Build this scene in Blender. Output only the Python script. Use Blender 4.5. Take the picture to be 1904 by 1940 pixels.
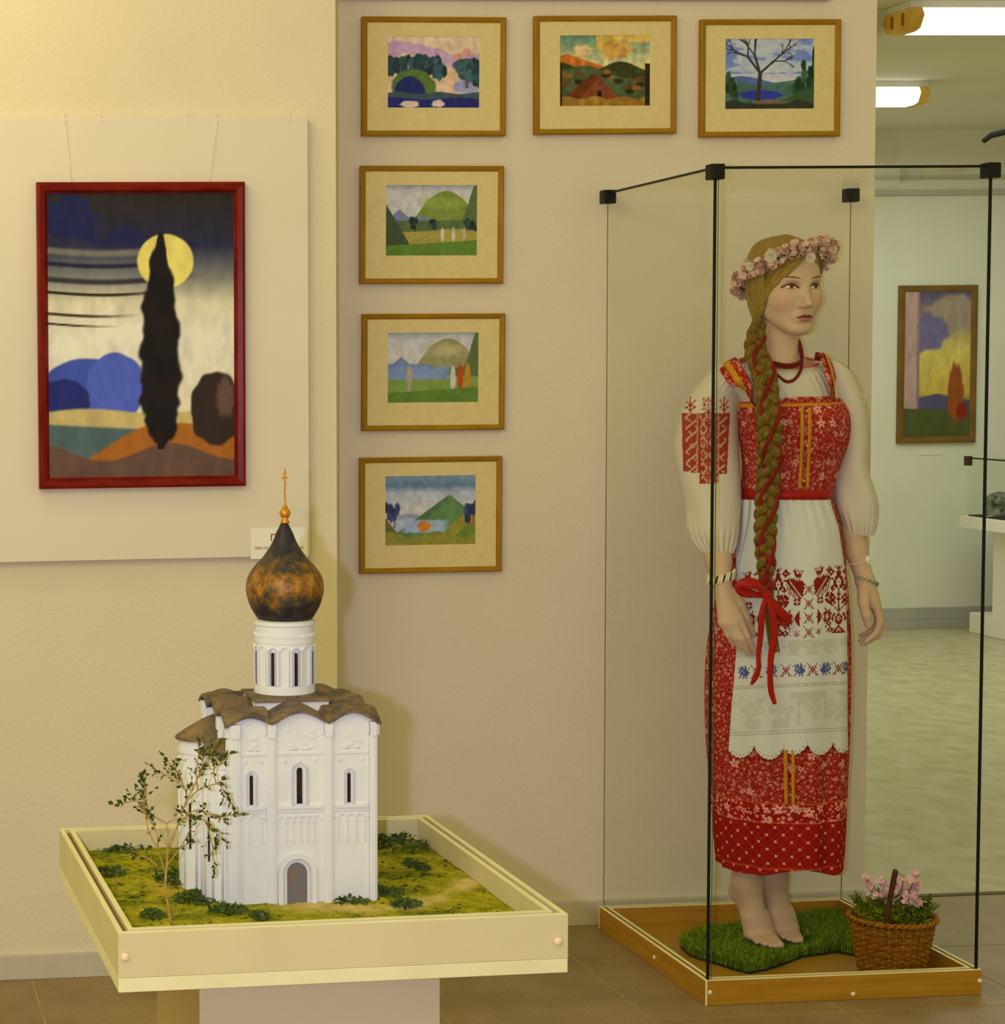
import bpy, bmesh, math, random, ast
import numpy as np
from mathutils import Vector, Matrix

for _o in list(bpy.data.objects):
    bpy.data.objects.remove(_o, do_unlink=True)
SC = bpy.context.scene
COL = SC.collection
PI = math.pi

# ------------------------------------------------------------------ camera
IMW, IMH = 1904, 1940
FPX, PCX, PCY = 3794.3, 24.2, 957.45
PITCH, ROLL, YAW = .06597, .01364, .08429
CAMP = np.array([0., 0., 1.53])
_f = np.array([math.sin(YAW) * math.cos(PITCH), math.cos(YAW) * math.cos(PITCH), -math.sin(PITCH)])
_r0 = np.array([math.cos(YAW), -math.sin(YAW), 0.])
_d0 = np.cross(_f, _r0)
_r = math.cos(ROLL) * _r0 + math.sin(ROLL) * _d0
_d = -math.sin(ROLL) * _r0 + math.cos(ROLL) * _d0
CM = np.array([_r, _d, _f])
HF = np.array([math.sin(YAW), math.cos(YAW), 0.])
RH = np.array([math.cos(YAW), -math.sin(YAW), 0.])
cam_d = bpy.data.cameras.new('camera')
cam_d.sensor_fit = 'HORIZONTAL'
cam_d.sensor_width = 36.0
cam_d.lens = FPX * 36.0 / IMW
cam_d.shift_x = (IMW / 2 - PCX) / IMW
cam_d.shift_y = (PCY - IMH / 2) / IMW
cam_d.clip_start = .05
cam = bpy.data.objects.new('camera', cam_d)
COL.objects.link(cam)
cam.matrix_world = Matrix(((_r[0], -_d[0], -_f[0], CAMP[0]), (_r[1], -_d[1], -_f[1], CAMP[1]),
                           (_r[2], -_d[2], -_f[2], CAMP[2]), (0, 0, 0, 1)))
SC.camera = cam

# ------------------------------------------------------------------ light
SC.view_settings.view_transform = 'Standard'
SC.view_settings.look = 'None'
SC.view_settings.exposure = 0.0
SC.view_settings.gamma = 1.0
SC.view_settings.use_curve_mapping = False
SC.cycles.transparent_max_bounces = 32
SC.cycles.max_bounces = 8
wd = bpy.data.worlds.new('world')
SC.world = wd
wd.use_nodes = True
wd.node_tree.nodes['Background'].inputs[0].default_value = (.56, .485, .195, 1)
wd.node_tree.nodes['Background'].inputs[1].default_value = 1.0


def area(name, loc, rot, sx, sy, power, color):
    l = bpy.data.lights.new(name, 'AREA')
    l.shape = 'RECTANGLE'
    l.size, l.size_y = sx, sy
    l.energy = power
    l.color = color
    o = bpy.data.objects.new(name, l)
    COL.objects.link(o)
    o.location = loc
    o.rotation_euler = rot
    return o


# the on-camera flash, a little left of the lens
fl = bpy.data.lights.new('camera_flash', 'POINT')
fl.energy = 168
fl.color = (.73, .73, 1.0)
fl.shadow_soft_size = .022
flo = bpy.data.objects.new('camera_flash', fl)
COL.objects.link(flo)
flo.location = (-.136, 0, 1.54)
# warm ceiling lamps of the gallery
gal = area('gallery_lamp', (-1.3, 1.2, 3.1), (0, 0, 0), 2.2, 1.6, 46, (1.0, .86, .36))
gal.rotation_euler = (Vector((1.7, 5.0, 1.1)) - Vector(gal.location)).to_track_quat('-Z', 'Y').to_euler()
area('wall_washer', (-.15, 4.25, 2.95), (math.radians(38), 0, math.radians(-8)), .9, .25, 6.4, (1.0, .80, .36))
# cool ceiling lamps of the hall behind
area('hall_lamp', (4.9, 8.9, 2.70), (0, 0, 0), 3.2, 2.6, 50, (.95, 1.0, .88))


# ------------------------------------------------------------------ helpers: picture point -> place
def ray(x, y):
    return CM.T @ np.array([(x - PCX) / FPX, (y - PCY) / FPX, 1.])


def atz(x, y, z):
    d = ray(x, y)
    return CAMP + d * (z - CAMP[2]) / d[2]


def aty(x, y, Y):
    d = ray(x, y)
    return CAMP + d * Y / d[1]


def atd(x, y, d):
    r = ray(x, y)
    return CAMP + r * d / (r @ HF)


def lin(c):
    c = np.asarray(c, float) / 255.
    return np.where(c <= .04045, c / 12.92, ((c + .055) / 1.055) ** 2.4)


ILL = {'wall': (.70, .59, .32), 'case': (.64, .56, .34), 'near': (.82, .73, .60), 'far': (.62, .62, .42), 'raw': (1, 1, 1)}


def alb(r, g, b, zone='wall'):
    """albedo of a surface seen as sRGB r,g,b under the light of its part of the room"""
    c = lin((r, g, b)) / np.array(ILL[zone])
    return tuple(np.clip(c, .004, .9))


# ------------------------------------------------------------------ helpers: materials
class NX:
    """tiny expression -> shader math nodes compiler"""

    def __init__(self, nt, env):
        self.nt = nt
        self.env = dict(env)

    def _m(self, op, *a, clamp=False):
        n = self.nt.nodes.new('ShaderNodeMath')
        n.operation = op
        n.use_clamp = clamp
        for i, v in enumerate(a):
            if isinstance(v, (int, float)):
                n.inputs[i].default_value = v
            else:
                self.nt.links.new(v, n.inputs[i])
        return n.outputs[0]

    def __call__(self, s):
        return self._e(ast.parse(s, mode='eval').body)

    def let(self, name, s):
        self.env[name] = self(s)
        return self.env[name]

    def _e(self, n):
        if isinstance(n, ast.Constant):
            return float(n.value)
        if isinstance(n, ast.Name):
            return self.env[n.id]
        if isinstance(n, ast.UnaryOp):
            return self._m('MULTIPLY', self._e(n.operand), -1.)
        if isinstance(n, ast.BinOp):
            op = {ast.Add: 'ADD', ast.Sub: 'SUBTRACT', ast.Mult: 'MULTIPLY', ast.Div: 'DIVIDE', ast.Pow: 'POWER', ast.Mod: 'FLOORED_MODULO'}[type(n.op)]
            return self._m(op, self._e(n.left), self._e(n.right))
        if isinstance(n, ast.Call):
            a = [self._e(x) for x in n.args]
            f = n.func.id
            if f == 'smooth':
                m = self.nt.nodes.new('ShaderNodeMapRange')
                m.interpolation_type = 'SMOOTHSTEP'
                for i, v in ((0, a[2]), (1, a[0]), (2, a[1])):
                    if isinstance(v, (int, float)):
                        m.inputs[i].default_value = v
                    else:
                        self.nt.links.new(v, m.inputs[i])
                return m.outputs[0]
            op = {'min': 'MINIMUM', 'max': 'MAXIMUM', 'abs': 'ABSOLUTE', 'sqrt': 'SQRT', 'sin': 'SINE', 'cos': 'COSINE',
                  'gt': 'GREATER_THAN', 'lt': 'LESS_THAN', 'fract': 'FRACT', 'floor': 'FLOOR', 'pingpong': 'PINGPONG'}[f]
            return self._m(op, *a)
        raise ValueError(ast.dump(n))


def base_mat(name, color=(.5, .5, .5), rough=.6, metal=0., spec=.15):
    m = bpy.data.materials.new(name)
    m.use_nodes = True
    b = m.node_tree.nodes['Principled BSDF']
    b.inputs['Base Color'].default_value = (*color[:3], 1)
    b.inputs['Roughness'].default_value = rough
    b.inputs['Metallic'].default_value = metal
    b.inputs['Specular IOR Level'].default_value = spec
    return m, m.node_tree, b


def texco(nt, kind='Object', scale=(1, 1, 1)):
    t = nt.nodes.new('ShaderNodeTexCoord')
    mp = nt.nodes.new('ShaderNodeMapping')
    mp.inputs['Scale'].default_value = scale
    nt.links.new(t.outputs[kind], mp.inputs[0])
    return mp.outputs[0]


def noise(nt, vec, scale, detail=3, rough=.55):
    n = nt.nodes.new('ShaderNodeTexNoise')
    n.inputs['Scale'].default_value = scale
    n.inputs['Detail'].default_value = detail
    n.inputs['Roughness'].default_value = rough
    if vec is not None:
        nt.links.new(vec, n.inputs['Vector'])
    return n


def ramp(nt, fac, stops):
    r = nt.nodes.new('ShaderNodeValToRGB')
    el = r.color_ramp.elements
    while len(el) < len(stops):
        el.new(.5)
    for e, (p, c) in zip(el, stops):
        e.position = p
        e.color = (*c[:3], 1)
    nt.links.new(fac, r.inputs[0])
    return r.outputs[0]


def mixc(nt, fac, a, b):
    n = nt.nodes.new('ShaderNodeMix')
    n.data_type = 'RGBA'
    for i, v in ((0, fac), (6, a), (7, b)):
        if isinstance(v, (int, float)):
            n.inputs[i].default_value = v
        elif isinstance(v, tuple):
            n.inputs[i].default_value = (*v[:3], 1)
        else:
            nt.links.new(v, n.inputs[i])
    return n.outputs[2]


def bump(nt, b, height, strength=.2, dist=.01):
    n = nt.nodes.new('ShaderNodeBump')
    n.inputs['Strength'].default_value = strength
    n.inputs['Distance'].default_value = dist
    nt.links.new(height, n.inputs['Height'])
    nt.links.new(n.outputs[0], b.inputs['Normal'])


def mat_var(name, c1, c2, scale=20, rough=.6, stretch=(1, 1, 1), bumpS=0., bumpscale=None, bdist=.004, detail=4, metal=0., spec=.12, kind='Object', lo=.35, hi=.65):
    m, nt, b = base_mat(name, c1, rough, metal, spec)
    v = texco(nt, kind, stretch)
    n = noise(nt, v, scale, detail)
    nt.links.new(ramp(nt, n.outputs[0], [(lo, c1), (hi, c2)]), b.inputs['Base Color'])
    if bumpS:
        n2 = noise(nt, v, bumpscale or scale * 3, 3)
        bump(nt, b, n2.outputs[0], bumpS, bdist)
    return m


def mul(c, k):
    return tuple(min(.95, x * k) for x in c)


def mat_attr(name, attr='Col', rough=.7, bumpS=0., bumpscale=400, spec=.08, sheen=0.):
    m, nt, b = base_mat(name, (.5, .5, .5), rough, 0, spec)
    a = nt.nodes.new('ShaderNodeAttribute')
    a.attribute_name = attr
    nt.links.new(a.outputs['Color'], b.inputs['Base Color'])
    if bumpS:
        n2 = noise(nt, texco(nt), bumpscale, 3)
        bump(nt, b, n2.outputs[0], bumpS, .002)
    return m


# ------------------------------------------------------------------ helpers: meshes
class MB:
    def __init__(self):
        self.v = []
        self.f = []

    def add(self, vs, fs):
        o = len(self.v)
        self.v += [tuple(map(float, p)) for p in vs]
        self.f += [tuple(i + o for i in f) for f in fs]
        return self

    def box(self, a, b, bev=0.):
        x0, y0, z0 = a
        x1, y1, z1 = b
        if bev <= 0:
            vs = [(x, y, z) for z in (z0, z1) for y in (y0, y1) for x in (x0, x1)]
            return self.add(vs, [(0, 2, 3, 1), (4, 5, 7, 6), (0, 1, 5, 4), (2, 6, 7, 3), (0, 4, 6, 2), (1, 3, 7, 5)])
        bm = bmesh.new()
        bmesh.ops.create_cube(bm, size=1)
        for v in bm.verts:
            v.co = ((x0 + x1) / 2 + v.co.x * (x1 - x0), (y0 + y1) / 2 + v.co.y * (y1 - y0), (z0 + z1) / 2 + v.co.z * (z1 - z0))
        bmesh.ops.bevel(bm, geom=bm.edges[:], offset=bev, segments=2, profile=.6, affect='EDGES')
        bm.verts.index_update()
        self.add([v.co[:] for v in bm.verts], [[v.index for v in f.verts] for f in bm.faces])
        bm.free()
        return self

    def lathe(self, prof, n=32, c=(0, 0, 0), a0=0., a1=2 * PI, cap=True):
        full = abs(a1 - a0 - 2 * PI) < 1e-6
        k = n if full else n + 1
        vs = []
        for r, z in prof:
            for i in range(k):
                a = a0 + (a1 - a0) * i / n
                vs.append((c[0] + r * math.cos(a), c[1] + r * math.sin(a), c[2] + z))
        fs = []
        for j in range(len(prof) - 1):
            for i in range(n):
                i2 = (i + 1) % k if full else i + 1
                fs.append((j * k + i, j * k + i2, (j + 1) * k + i2, (j + 1) * k + i))
        if cap and full:
            fs.append(tuple(range(k - 1, -1, -1)))
            fs.append(tuple(range((len(prof) - 1) * k, len(prof) * k)))
        return self.add(vs, fs)

    def tube(self, pts, rad, n=8, cap=True, flat=1., closed=False, twist=None):
        P = [np.array(p, float) for p in pts]
        m = len(P)
        R = [rad] * m if isinstance(rad, (int, float)) else list(rad)
        T = []
        for i in range(m):
            if closed:
                t = P[(i + 1) % m] - P[i - 1]
            else:
                t = P[min(i + 1, m - 1)] - P[max(i - 1, 0)]
            T.append(t / (np.linalg.norm(t) + 1e-12))
        up = np.array([0, 0, 1.]) if abs(T[0][2]) < .9 else np.array([0., 1, 0])
        u = np.cross(T[0], up)
        u /= np.linalg.norm(u)
        vs = []
        for i in range(m):
            u = u - T[i] * (u @ T[i])
            u /= np.linalg.norm(u) + 1e-12
            w = np.cross(T[i], u)
            for k in range(n):
                a = 2 * PI * k / n
                vs.append(P[i] + R[i] * (math.cos(a) * u + flat * math.sin(a) * w))
        fs = []
        for i in range(m if closed else m - 1):
            j = (i + 1) % m
            for k in range(n):
                k2 = (k + 1) % n
                fs.append((i * n + k, i * n + k2, j * n + k2, j * n + k))
        if cap and not closed:
            fs.append(tuple(range(n - 1, -1, -1)))
            fs.append(tuple(range((m - 1) * n, m * n)))
        return self.add(vs, fs)

    def prism(self, poly, axis, a, b):
        """poly 2D outline extruded along axis from a to b. axis 'x','y','z'"""
        n = len(poly)
        vs = []
        for t in (a, b):
            for p, q in poly:
                vs.append({'x': (t, p, q), 'y': (p, t, q), 'z': (p, q, t)}[axis])
        fs = [tuple(range(n)), tuple(range(2 * n - 1, n - 1, -1))]
        fs += [(i, i + n, (i + 1) % n + n, (i + 1) % n) for i in range(n)]
        return self.add(vs, fs)

    def ball(self, c, r, nu=12, nv=8, sc=(1, 1, 1)):
        vs = [(c[0], c[1], c[2] - r * sc[2])]
        for j in range(1, nv):
            t = -PI / 2 + PI * j / nv
            for i in range(nu):
                a = 2 * PI * i / nu
                vs.append((c[0] + r * sc[0] * math.cos(t) * math.cos(a), c[1] + r * sc[1] * math.cos(t) * math.sin(a), c[2] + r * sc[2] * math.sin(t)))
        vs.append((c[0], c[1], c[2] + r * sc[2]))
        fs = [(0, 1 + (i + 1) % nu, 1 + i) for i in range(nu)]
        for j in range(nv - 2):
            for i in range(nu):
                i2 = (i + 1) % nu
                fs.append((1 + j * nu + i, 1 + j * nu + i2, 1 + (j + 1) * nu + i2, 1 + (j + 1) * nu + i))
        top = len(vs) - 1
        fs += [(top, 1 + (nv - 2) * nu + i, 1 + (nv - 2) * nu + (i + 1) % nu) for i in range(nu)]
        return self.add(vs, fs)

    def mesh(self, name, smooth=False, fix=True):
        me = bpy.data.meshes.new(name)
        me.from_pydata(self.v, [], self.f)
        if fix:
            bm = bmesh.new()
            bm.from_mesh(me)
            bmesh.ops.recalc_face_normals(bm, faces=bm.faces[:])
            bm.to_mesh(me)
            bm.free()
        if smooth:
            me.polygons.foreach_set('use_smooth', [True] * len(me.polygons))
        me.update()
        return me


def link(name, me, mat=None, parent=None, loc=None, rot=None):
    o = bpy.data.objects.new(name, me)
    COL.objects.link(o)
    if mat is not None and me is not None and not me.materials:
        me.materials.append(mat)
    if parent is not None:
        o.parent = parent
    if loc is not None:
        o.location = loc
    if rot is not None:
        o.rotation_euler = rot
    return o


def obj(name, mb, mat, parent=None, smooth=False, loc=None, rot=None, auto=None):
    me = mb.mesh(name, smooth or auto is not None)
    if auto is not None:
        me.set_sharp_from_angle(angle=math.radians(auto))
    return link(name, me, mat, parent, loc, rot)


def grid_mesh(name, V, cols=None, closed_u=False, smooth=True, uv=None, flip=False):
    """V: (nv,nu,3) array"""
    nv, nu = V.shape[:2]
    idx = np.arange(nv * nu).reshape(nv, nu)
    if closed_u:
        idx2 = np.concatenate([idx, idx[:, :1]], 1)
    else:
        idx2 = idx
    q = np.stack([idx2[:-1, :-1], idx2[:-1, 1:], idx2[1:, 1:], idx2[1:, :-1]], -1).reshape(-1, 4)
    if flip:
        q = q[:, ::-1]
    return quads_mesh(name, V.reshape(-1, 3), q, None if cols is None else cols.reshape(-1, 3), smooth, None if uv is None else uv.reshape(-1, 2))


def quads_mesh(name, V, q, cols=None, smooth=True, uv=None, attr3=None):
    me = bpy.data.meshes.new(name)
    V = np.ascontiguousarray(V, np.float32)
    q = np.ascontiguousarray(q, np.int32)
    k = q.shape[1]
    me.vertices.add(len(V))
    me.vertices.foreach_set('co', V.ravel())
    me.loops.add(q.size)
    me.loops.foreach_set('vertex_index', q.ravel())
    me.polygons.add(len(q))
    me.polygons.foreach_set('loop_start', np.arange(0, q.size, k, dtype=np.int32))
    me.polygons.foreach_set('use_smooth', np.full(len(q), smooth))
    me.update(calc_edges=True)
    if cols is not None:
        a = me.attributes.new('Col', 'FLOAT_COLOR', 'POINT')
        c4 = np.ones((len(V), 4), np.float32)
        c4[:, :3] = cols
        a.data.foreach_set('color', c4.ravel())
    if uv is not None:
        a = me.attributes.new('pq', 'FLOAT_VECTOR', 'POINT')
        c3 = np.zeros((len(V), 3), np.float32)
        c3[:, :2] = uv
        a.data.foreach_set('vector', c3.ravel())
    if attr3 is not None:
        a = me.attributes.new('hp', 'FLOAT_VECTOR', 'POINT')
        a.data.foreach_set('vector', np.ascontiguousarray(attr3, np.float32).ravel())
    me.validate()
    return me


def empty(name, loc=(0, 0, 0), rz=0.):
    o = bpy.data.objects.new(name, None)
    o.empty_display_size = .05
    COL.objects.link(o)
    o.location = loc
    o.rotation_euler = (0, 0, rz)
    return o


def tag(o, label, cat, group=None):
    o['label'] = label
    o['category'] = cat
    if group:
        o['group'] = group
    return o


def struct(o):
    o['kind'] = 'structure'
    return o


def catmull(pts, n):
    P = np.array(pts, float)
    m = len(P)
    t = np.linspace(0, m - 1, n)
    out = []
    for x in t:
        i = min(int(x), m - 2)
        u = x - i
        p0, p1, p2, p3 = P[max(i - 1, 0)], P[i], P[i + 1], P[min(i + 2, m - 1)]
        out.append(.5 * ((2 * p1) + (-p0 + p2) * u + (2 * p0 - 5 * p1 + 4 * p2 - p3) * u * u + (-p0 + 3 * p1 - 3 * p2 + p3) * u ** 3))
    return np.array(out)

# ================================================================== THE SETTING
YA, YB, YT, YF = 4.965, 5.255, 5.41, 10.93
XC = 1.2416           # corner where the left wall steps back
XE = 2.80             # free end of the centre wall
ZC = 2.83             # hall ceiling


def plaster(name, c, s=.35):
    m, nt, b = base_mat(name, c, .85, 0, .2)
    v = texco(nt)
    n = noise(nt, v, 2.2, 4)
    nt.links.new(ramp(nt, n.outputs[0], [(.3, mul(c, .96)), (.7, mul(c, 1.03))]), b.inputs['Base Color'])
    n2 = noise(nt, v, 130, 2)
    bump(nt, b, n2.outputs[0], s, .003)
    return m


M_wallA = plaster('plaster_cream', (.78, .70, .58))
M_wallB = plaster('plaster_beige', (.76, .68, .61))
M_wallF = plaster('plaster_pale', (.78, .78, .70), .1)
M_base = mat_var('baseboard_paint', (.62, .57, .50), (.55, .51, .45), 6, .6)

struct(obj('wall_left', MB().box((-3.2, YA, 0), (XC, YA + .45, 3.3)), M_wallA))
struct(obj('wall_center', MB().box((XC - .02, YB, 0), (XE, YT - .01, 3.3)), M_wallB))
struct(obj('wall_back', MB().box((.5, YF, 0), (12, YF + .2, 3.3)), M_wallF))
struct(obj('wall_right', MB().box((10.6, 4.2, 0), (10.8, YF, 3.3)), M_wallF))
mb = MB()
mb.box((-3.2, YA - .012, 0), (XC + .012, YA, .062), .002)
struct(obj('baseboard_left', mb, M_base))
struct(obj('baseboard_center', MB().box((XC + .0, YB - .012, 0), (XE, YB, .068), .002), M_base))
M_bb = mat_var('baseboard_hall', alb(150, 148, 120, 'far'), alb(135, 134, 108, 'far'), 4, .6)
bb = struct(obj('baseboard_back', MB().box((.6, YF - .03, 0), (10.6, YF, .05), .003), M_bb))
obj('moulding', MB().box((.6, YF - .02, .05), (10.6, YF, .12), .004), M_bb, bb)
# hanging rails
M_rail = base_mat('rail_paint', (.56, .53, .50), .5)[0]
M_railF = base_mat('rail_paint_hall', alb(150, 150, 122, 'far'), .5)[0]
struct(obj('trim_1', MB().box((XC + .08, YB - .02, 2.497), (2.66, YB, 2.54), .003), M_rail))
struct(obj('trim_2', MB().box((3.0, YF - .025, 2.462), (10.6, YF, 2.492), .004), M_railF))
struct(obj('trim_3', MB().box((3.0, YF - .02, 2.552), (10.6, YF, 2.572), .004), M_railF))
# floor of the gallery, stone tiles
TS = .4705
M_grout = mat_var('grout', (.46, .36, .20), (.38, .29, .15), 30, .9)
fl_ = struct(obj('floor', MB().box((-3.2, -1.5, -.06), (XC, YA, -.0012)).box((XC, -1.5, -.06), (4.6, YT, -.0012)).box((4.6, YB, -.06), (10.6, YT, -.0012)), M_grout))
m, nt, b = base_mat('stone_tile', (.2, .15, .08), .42, 0, .25)
v = texco(nt, 'Generated')
gi = nt.nodes.new('ShaderNodeObjectInfo')
va = nt.nodes.new('ShaderNodeVectorMath')
va.operation = 'ADD'
vv = texco(nt, 'Object')
nt.links.new(vv, va.inputs[0])
nt.links.new(gi.outputs['Location'], va.inputs[1])
n1 = noise(nt, va.outputs[0], 3.5, 5, .6)
n2 = noise(nt, va.outputs[0], 160, 2, .7)
c1 = ramp(nt, n1.outputs[0], [(.3, alb(112, 88, 42)), (.7, alb(138, 110, 60))])
c2 = ramp(nt, n2.outputs[0], [(.35, (.6, .6, .6)), (.65, (1.3, 1.3, 1.3))])
mm = nt.nodes.new('ShaderNodeMix')
mm.data_type = 'RGBA'
mm.blend_type = 'MULTIPLY'
mm.inputs[0].default_value = .5
nt.links.new(c1, mm.inputs[6])
nt.links.new(c2, mm.inputs[7])
nt.links.new(mm.outputs[2], b.inputs['Base Color'])
M_tile = m
tile_me = MB().box((.0026, .0026, -.02), (TS - .0026, TS - .0026, 0), .0009).mesh('tile')
tile_me.materials.append(M_tile)
X0, Y0 = 1.8615 - 8 * TS, 4.455 - 7 * TS
for j in range(10):
    for i in range(18):
        x, y = X0 + i * TS, Y0 + j * TS
        if y + TS > 5.35 + (.2 if True else 0):
            continue
        if x + TS < 0 and y < 3.5:
            continue
        link('tile', tile_me, None, fl_, (x, y, 0))
mb = MB()
yl = Y0 + 9 * TS
for i in range(18):
    x = X0 + i * TS
    if yl < YT - .01:
        link('tile', MB().box((.0018, .0018, -.02), (TS - .0018, YT - yl - .002, 0), .0012).mesh('tile'), M_tile, fl_, (x, yl, 0))
# floor of the hall behind: mottled linoleum
m, nt, b = base_mat('linoleum', (.4, .4, .3), .38, 0, .3)
v = texco(nt, 'Object', (1.5, 1.2, 1))
n1 = noise(nt, v, 7, 6, .62)
nt.links.new(ramp(nt, n1.outputs[0], [(.3, alb(134, 128, 76, 'far')), (.5, alb(148, 142, 92, 'far')), (.72, alb(160, 156, 112, 'far'))]), b.inputs['Base Color'])
struct(obj('floor.001', MB().box((.5, YT, -.06), (10.6, YF, 0)), m))
struct(obj('trim_4', MB().box((XE, YT - .012, -.01), (10.6, YT + .012, .003), .001), base_mat('threshold', (.12, .11, .06), .6)[0]))
M_ceil = mat_var('ceiling_paint', (.82, .82, .68), (.77, .76, .63), 1.2, .8)
struct(obj('ceiling', MB().box((1.6, YT, ZC), (10.6, YF, ZC + .1)), M_ceil))
struct(obj('wall_lintel', MB().box((XE, YB, ZC), (10.6, YT - .01, 3.3)), M_wallB))

# ------------------------------------------------------------------ hall lamps
M_tube = bpy.data.materials.new('lamp_glow')
M_tube.use_nodes = True
nt = M_tube.node_tree
nt.nodes.clear()
em = nt.nodes.new('ShaderNodeEmission')
em.inputs[0].default_value = (1, .98, .93, 1)
em.inputs[1].default_value = 2.2
mo = nt.nodes.new('ShaderNodeOutputMaterial')
nt.links.new(em.outputs[0], mo.inputs[0])
M_cap = mat_var('lamp_end_plastic', alb(205, 170, 70, 'far'), alb(180, 140, 45, 'far'), 9, .4)
M_lampw = base_mat('lamp_body', (.75, .74, .66), .5)[0]


def ceiling_lamp(x0, x1, yc, label, capside):
    e = empty('ceiling_lamp', (x0, yc, ZC - .105))
    L = x1 - x0
    prof = [(-.085, .075), (-.1, .05), (-.075, .008), (-.04, 0), (.04, 0), (.075, .008), (.1, .05), (.085, .075)]
    obj('diffuser', MB().prism(prof, 'x', .035, L - .035), M_tube, e)
    for a, bb_ in ((0., .045), (L - .045, L)):
        c = obj('end_cap', MB().prism([(p * 1.04, q * 1.03 - .001) for p, q in prof], 'x', a, bb_), M_cap, e)
        for s in (-.045, .03):
            xx = a - .002 if a == 0. else bb_ - .006
            obj('vent_slot', MB().box((xx, s, .02), (xx + .008, s + .018, .066), .002), M_slot, c)
    obj('housing', MB().box((.0, -.088, .077), (L, .088, .1045), .003), M_lampw, e)
    return tag(e, label, 'lamp', 'fluorescent lamps on the hall ceiling')


M_slot = base_mat('slot', alb(120, 88, 20, 'far'), .7)[0]
P1 = atz(1735, 55, ZC - .105)
struct(obj('trim_5', MB().box((2.3, P1[1] + .20, ZC - .10), (P1[0] + .0, 8.9, ZC), .004), M_ceil))
ceiling_lamp(P1[0] - .02, P1[0] + 1.3, P1[1] + .09, 'long lit ceiling lamp with yellow end cap, nearest the top right corner', 0)
P2 = atz(1752, 196, ZC - .105)
ceiling_lamp(P2[0] - 1.28, P2[0] + .02, P2[1] + .09, 'lit ceiling lamp half hidden by the centre wall, farther from the camera', 1)
# dark spot lamp under the hall ceiling
pk = aty(1885, 256, 9.6)
e = empty('ceiling_spotlight', (pk[0], 9.6, pk[2]))
M_blk = base_mat('black_plastic', (.012, .012, .012), .4)[0]
dk = base_mat('dark_metal', (.02, .02, .015), .6, 0, .05)[0]
obj('arm', MB().tube([(-.06, 0, -.03), (-.02, 0, .0), (.2, -.1, .05)], [.012, .016, .016], 10), dk, e, True)
obj('head', MB().lathe([(.02, 0), (.035, .02), (.04, .09), (.038, .1)], 18, (.2, -.1, .0)), dk, e, True)
obj('canopy', MB().lathe([(.045, ZC - pk[2] - .03), (.045, ZC - pk[2] - .0005)], 18, (.2, -.1, 0)).tube([(.2, -.1, .09), (.2, -.1, ZC - pk[2] - .02)], .008, 8), dk, e)
tag(e, 'small dark spotlight hanging from the hall ceiling at the right edge', 'spotlight')

# ================================================================== WALL PICTURES
M_paint = mat_attr('painted_print', 'Col', .55, .1, 500)
M_canvas = mat_attr('painted_canvas', 'Col', .6, .25, 700)


def fbm(u, v, seed=0, oct=4, f=3.):
    rng = np.random.RandomState(seed)
    out = np.zeros_like(u)
    a = 1.
    tot = 0
    for o in range(oct):
        G = rng.uniform(-1, 1, (64, 64))
        x, y = u * f * 1.6 + rng.rand() * 9, v * f * 1.6 + rng.rand() * 9
        xi, yi = np.floor(x).astype(int), np.floor(y).astype(int)
        fx_, fy_ = x - xi, y - yi
        fx_, fy_ = fx_ * fx_ * (3 - 2 * fx_), fy_ * fy_ * (3 - 2 * fy_)
        g = lambda i, j: G[i % 64, j % 64]
        out += a * ((g(xi, yi) * (1 - fx_) + g(xi + 1, yi) * fx_) * (1 - fy_) + (g(xi, yi + 1) * (1 - fx_) + g(xi + 1, yi + 1) * fx_) * fy_)
        tot += a
        a *= .55
        f *= 2.03
    return out / tot * 1.3


def sst(a, b, x):
    t = np.clip((x - a) / (b - a), 0, 1)
    return t * t * (3 - 2 * t)


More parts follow.
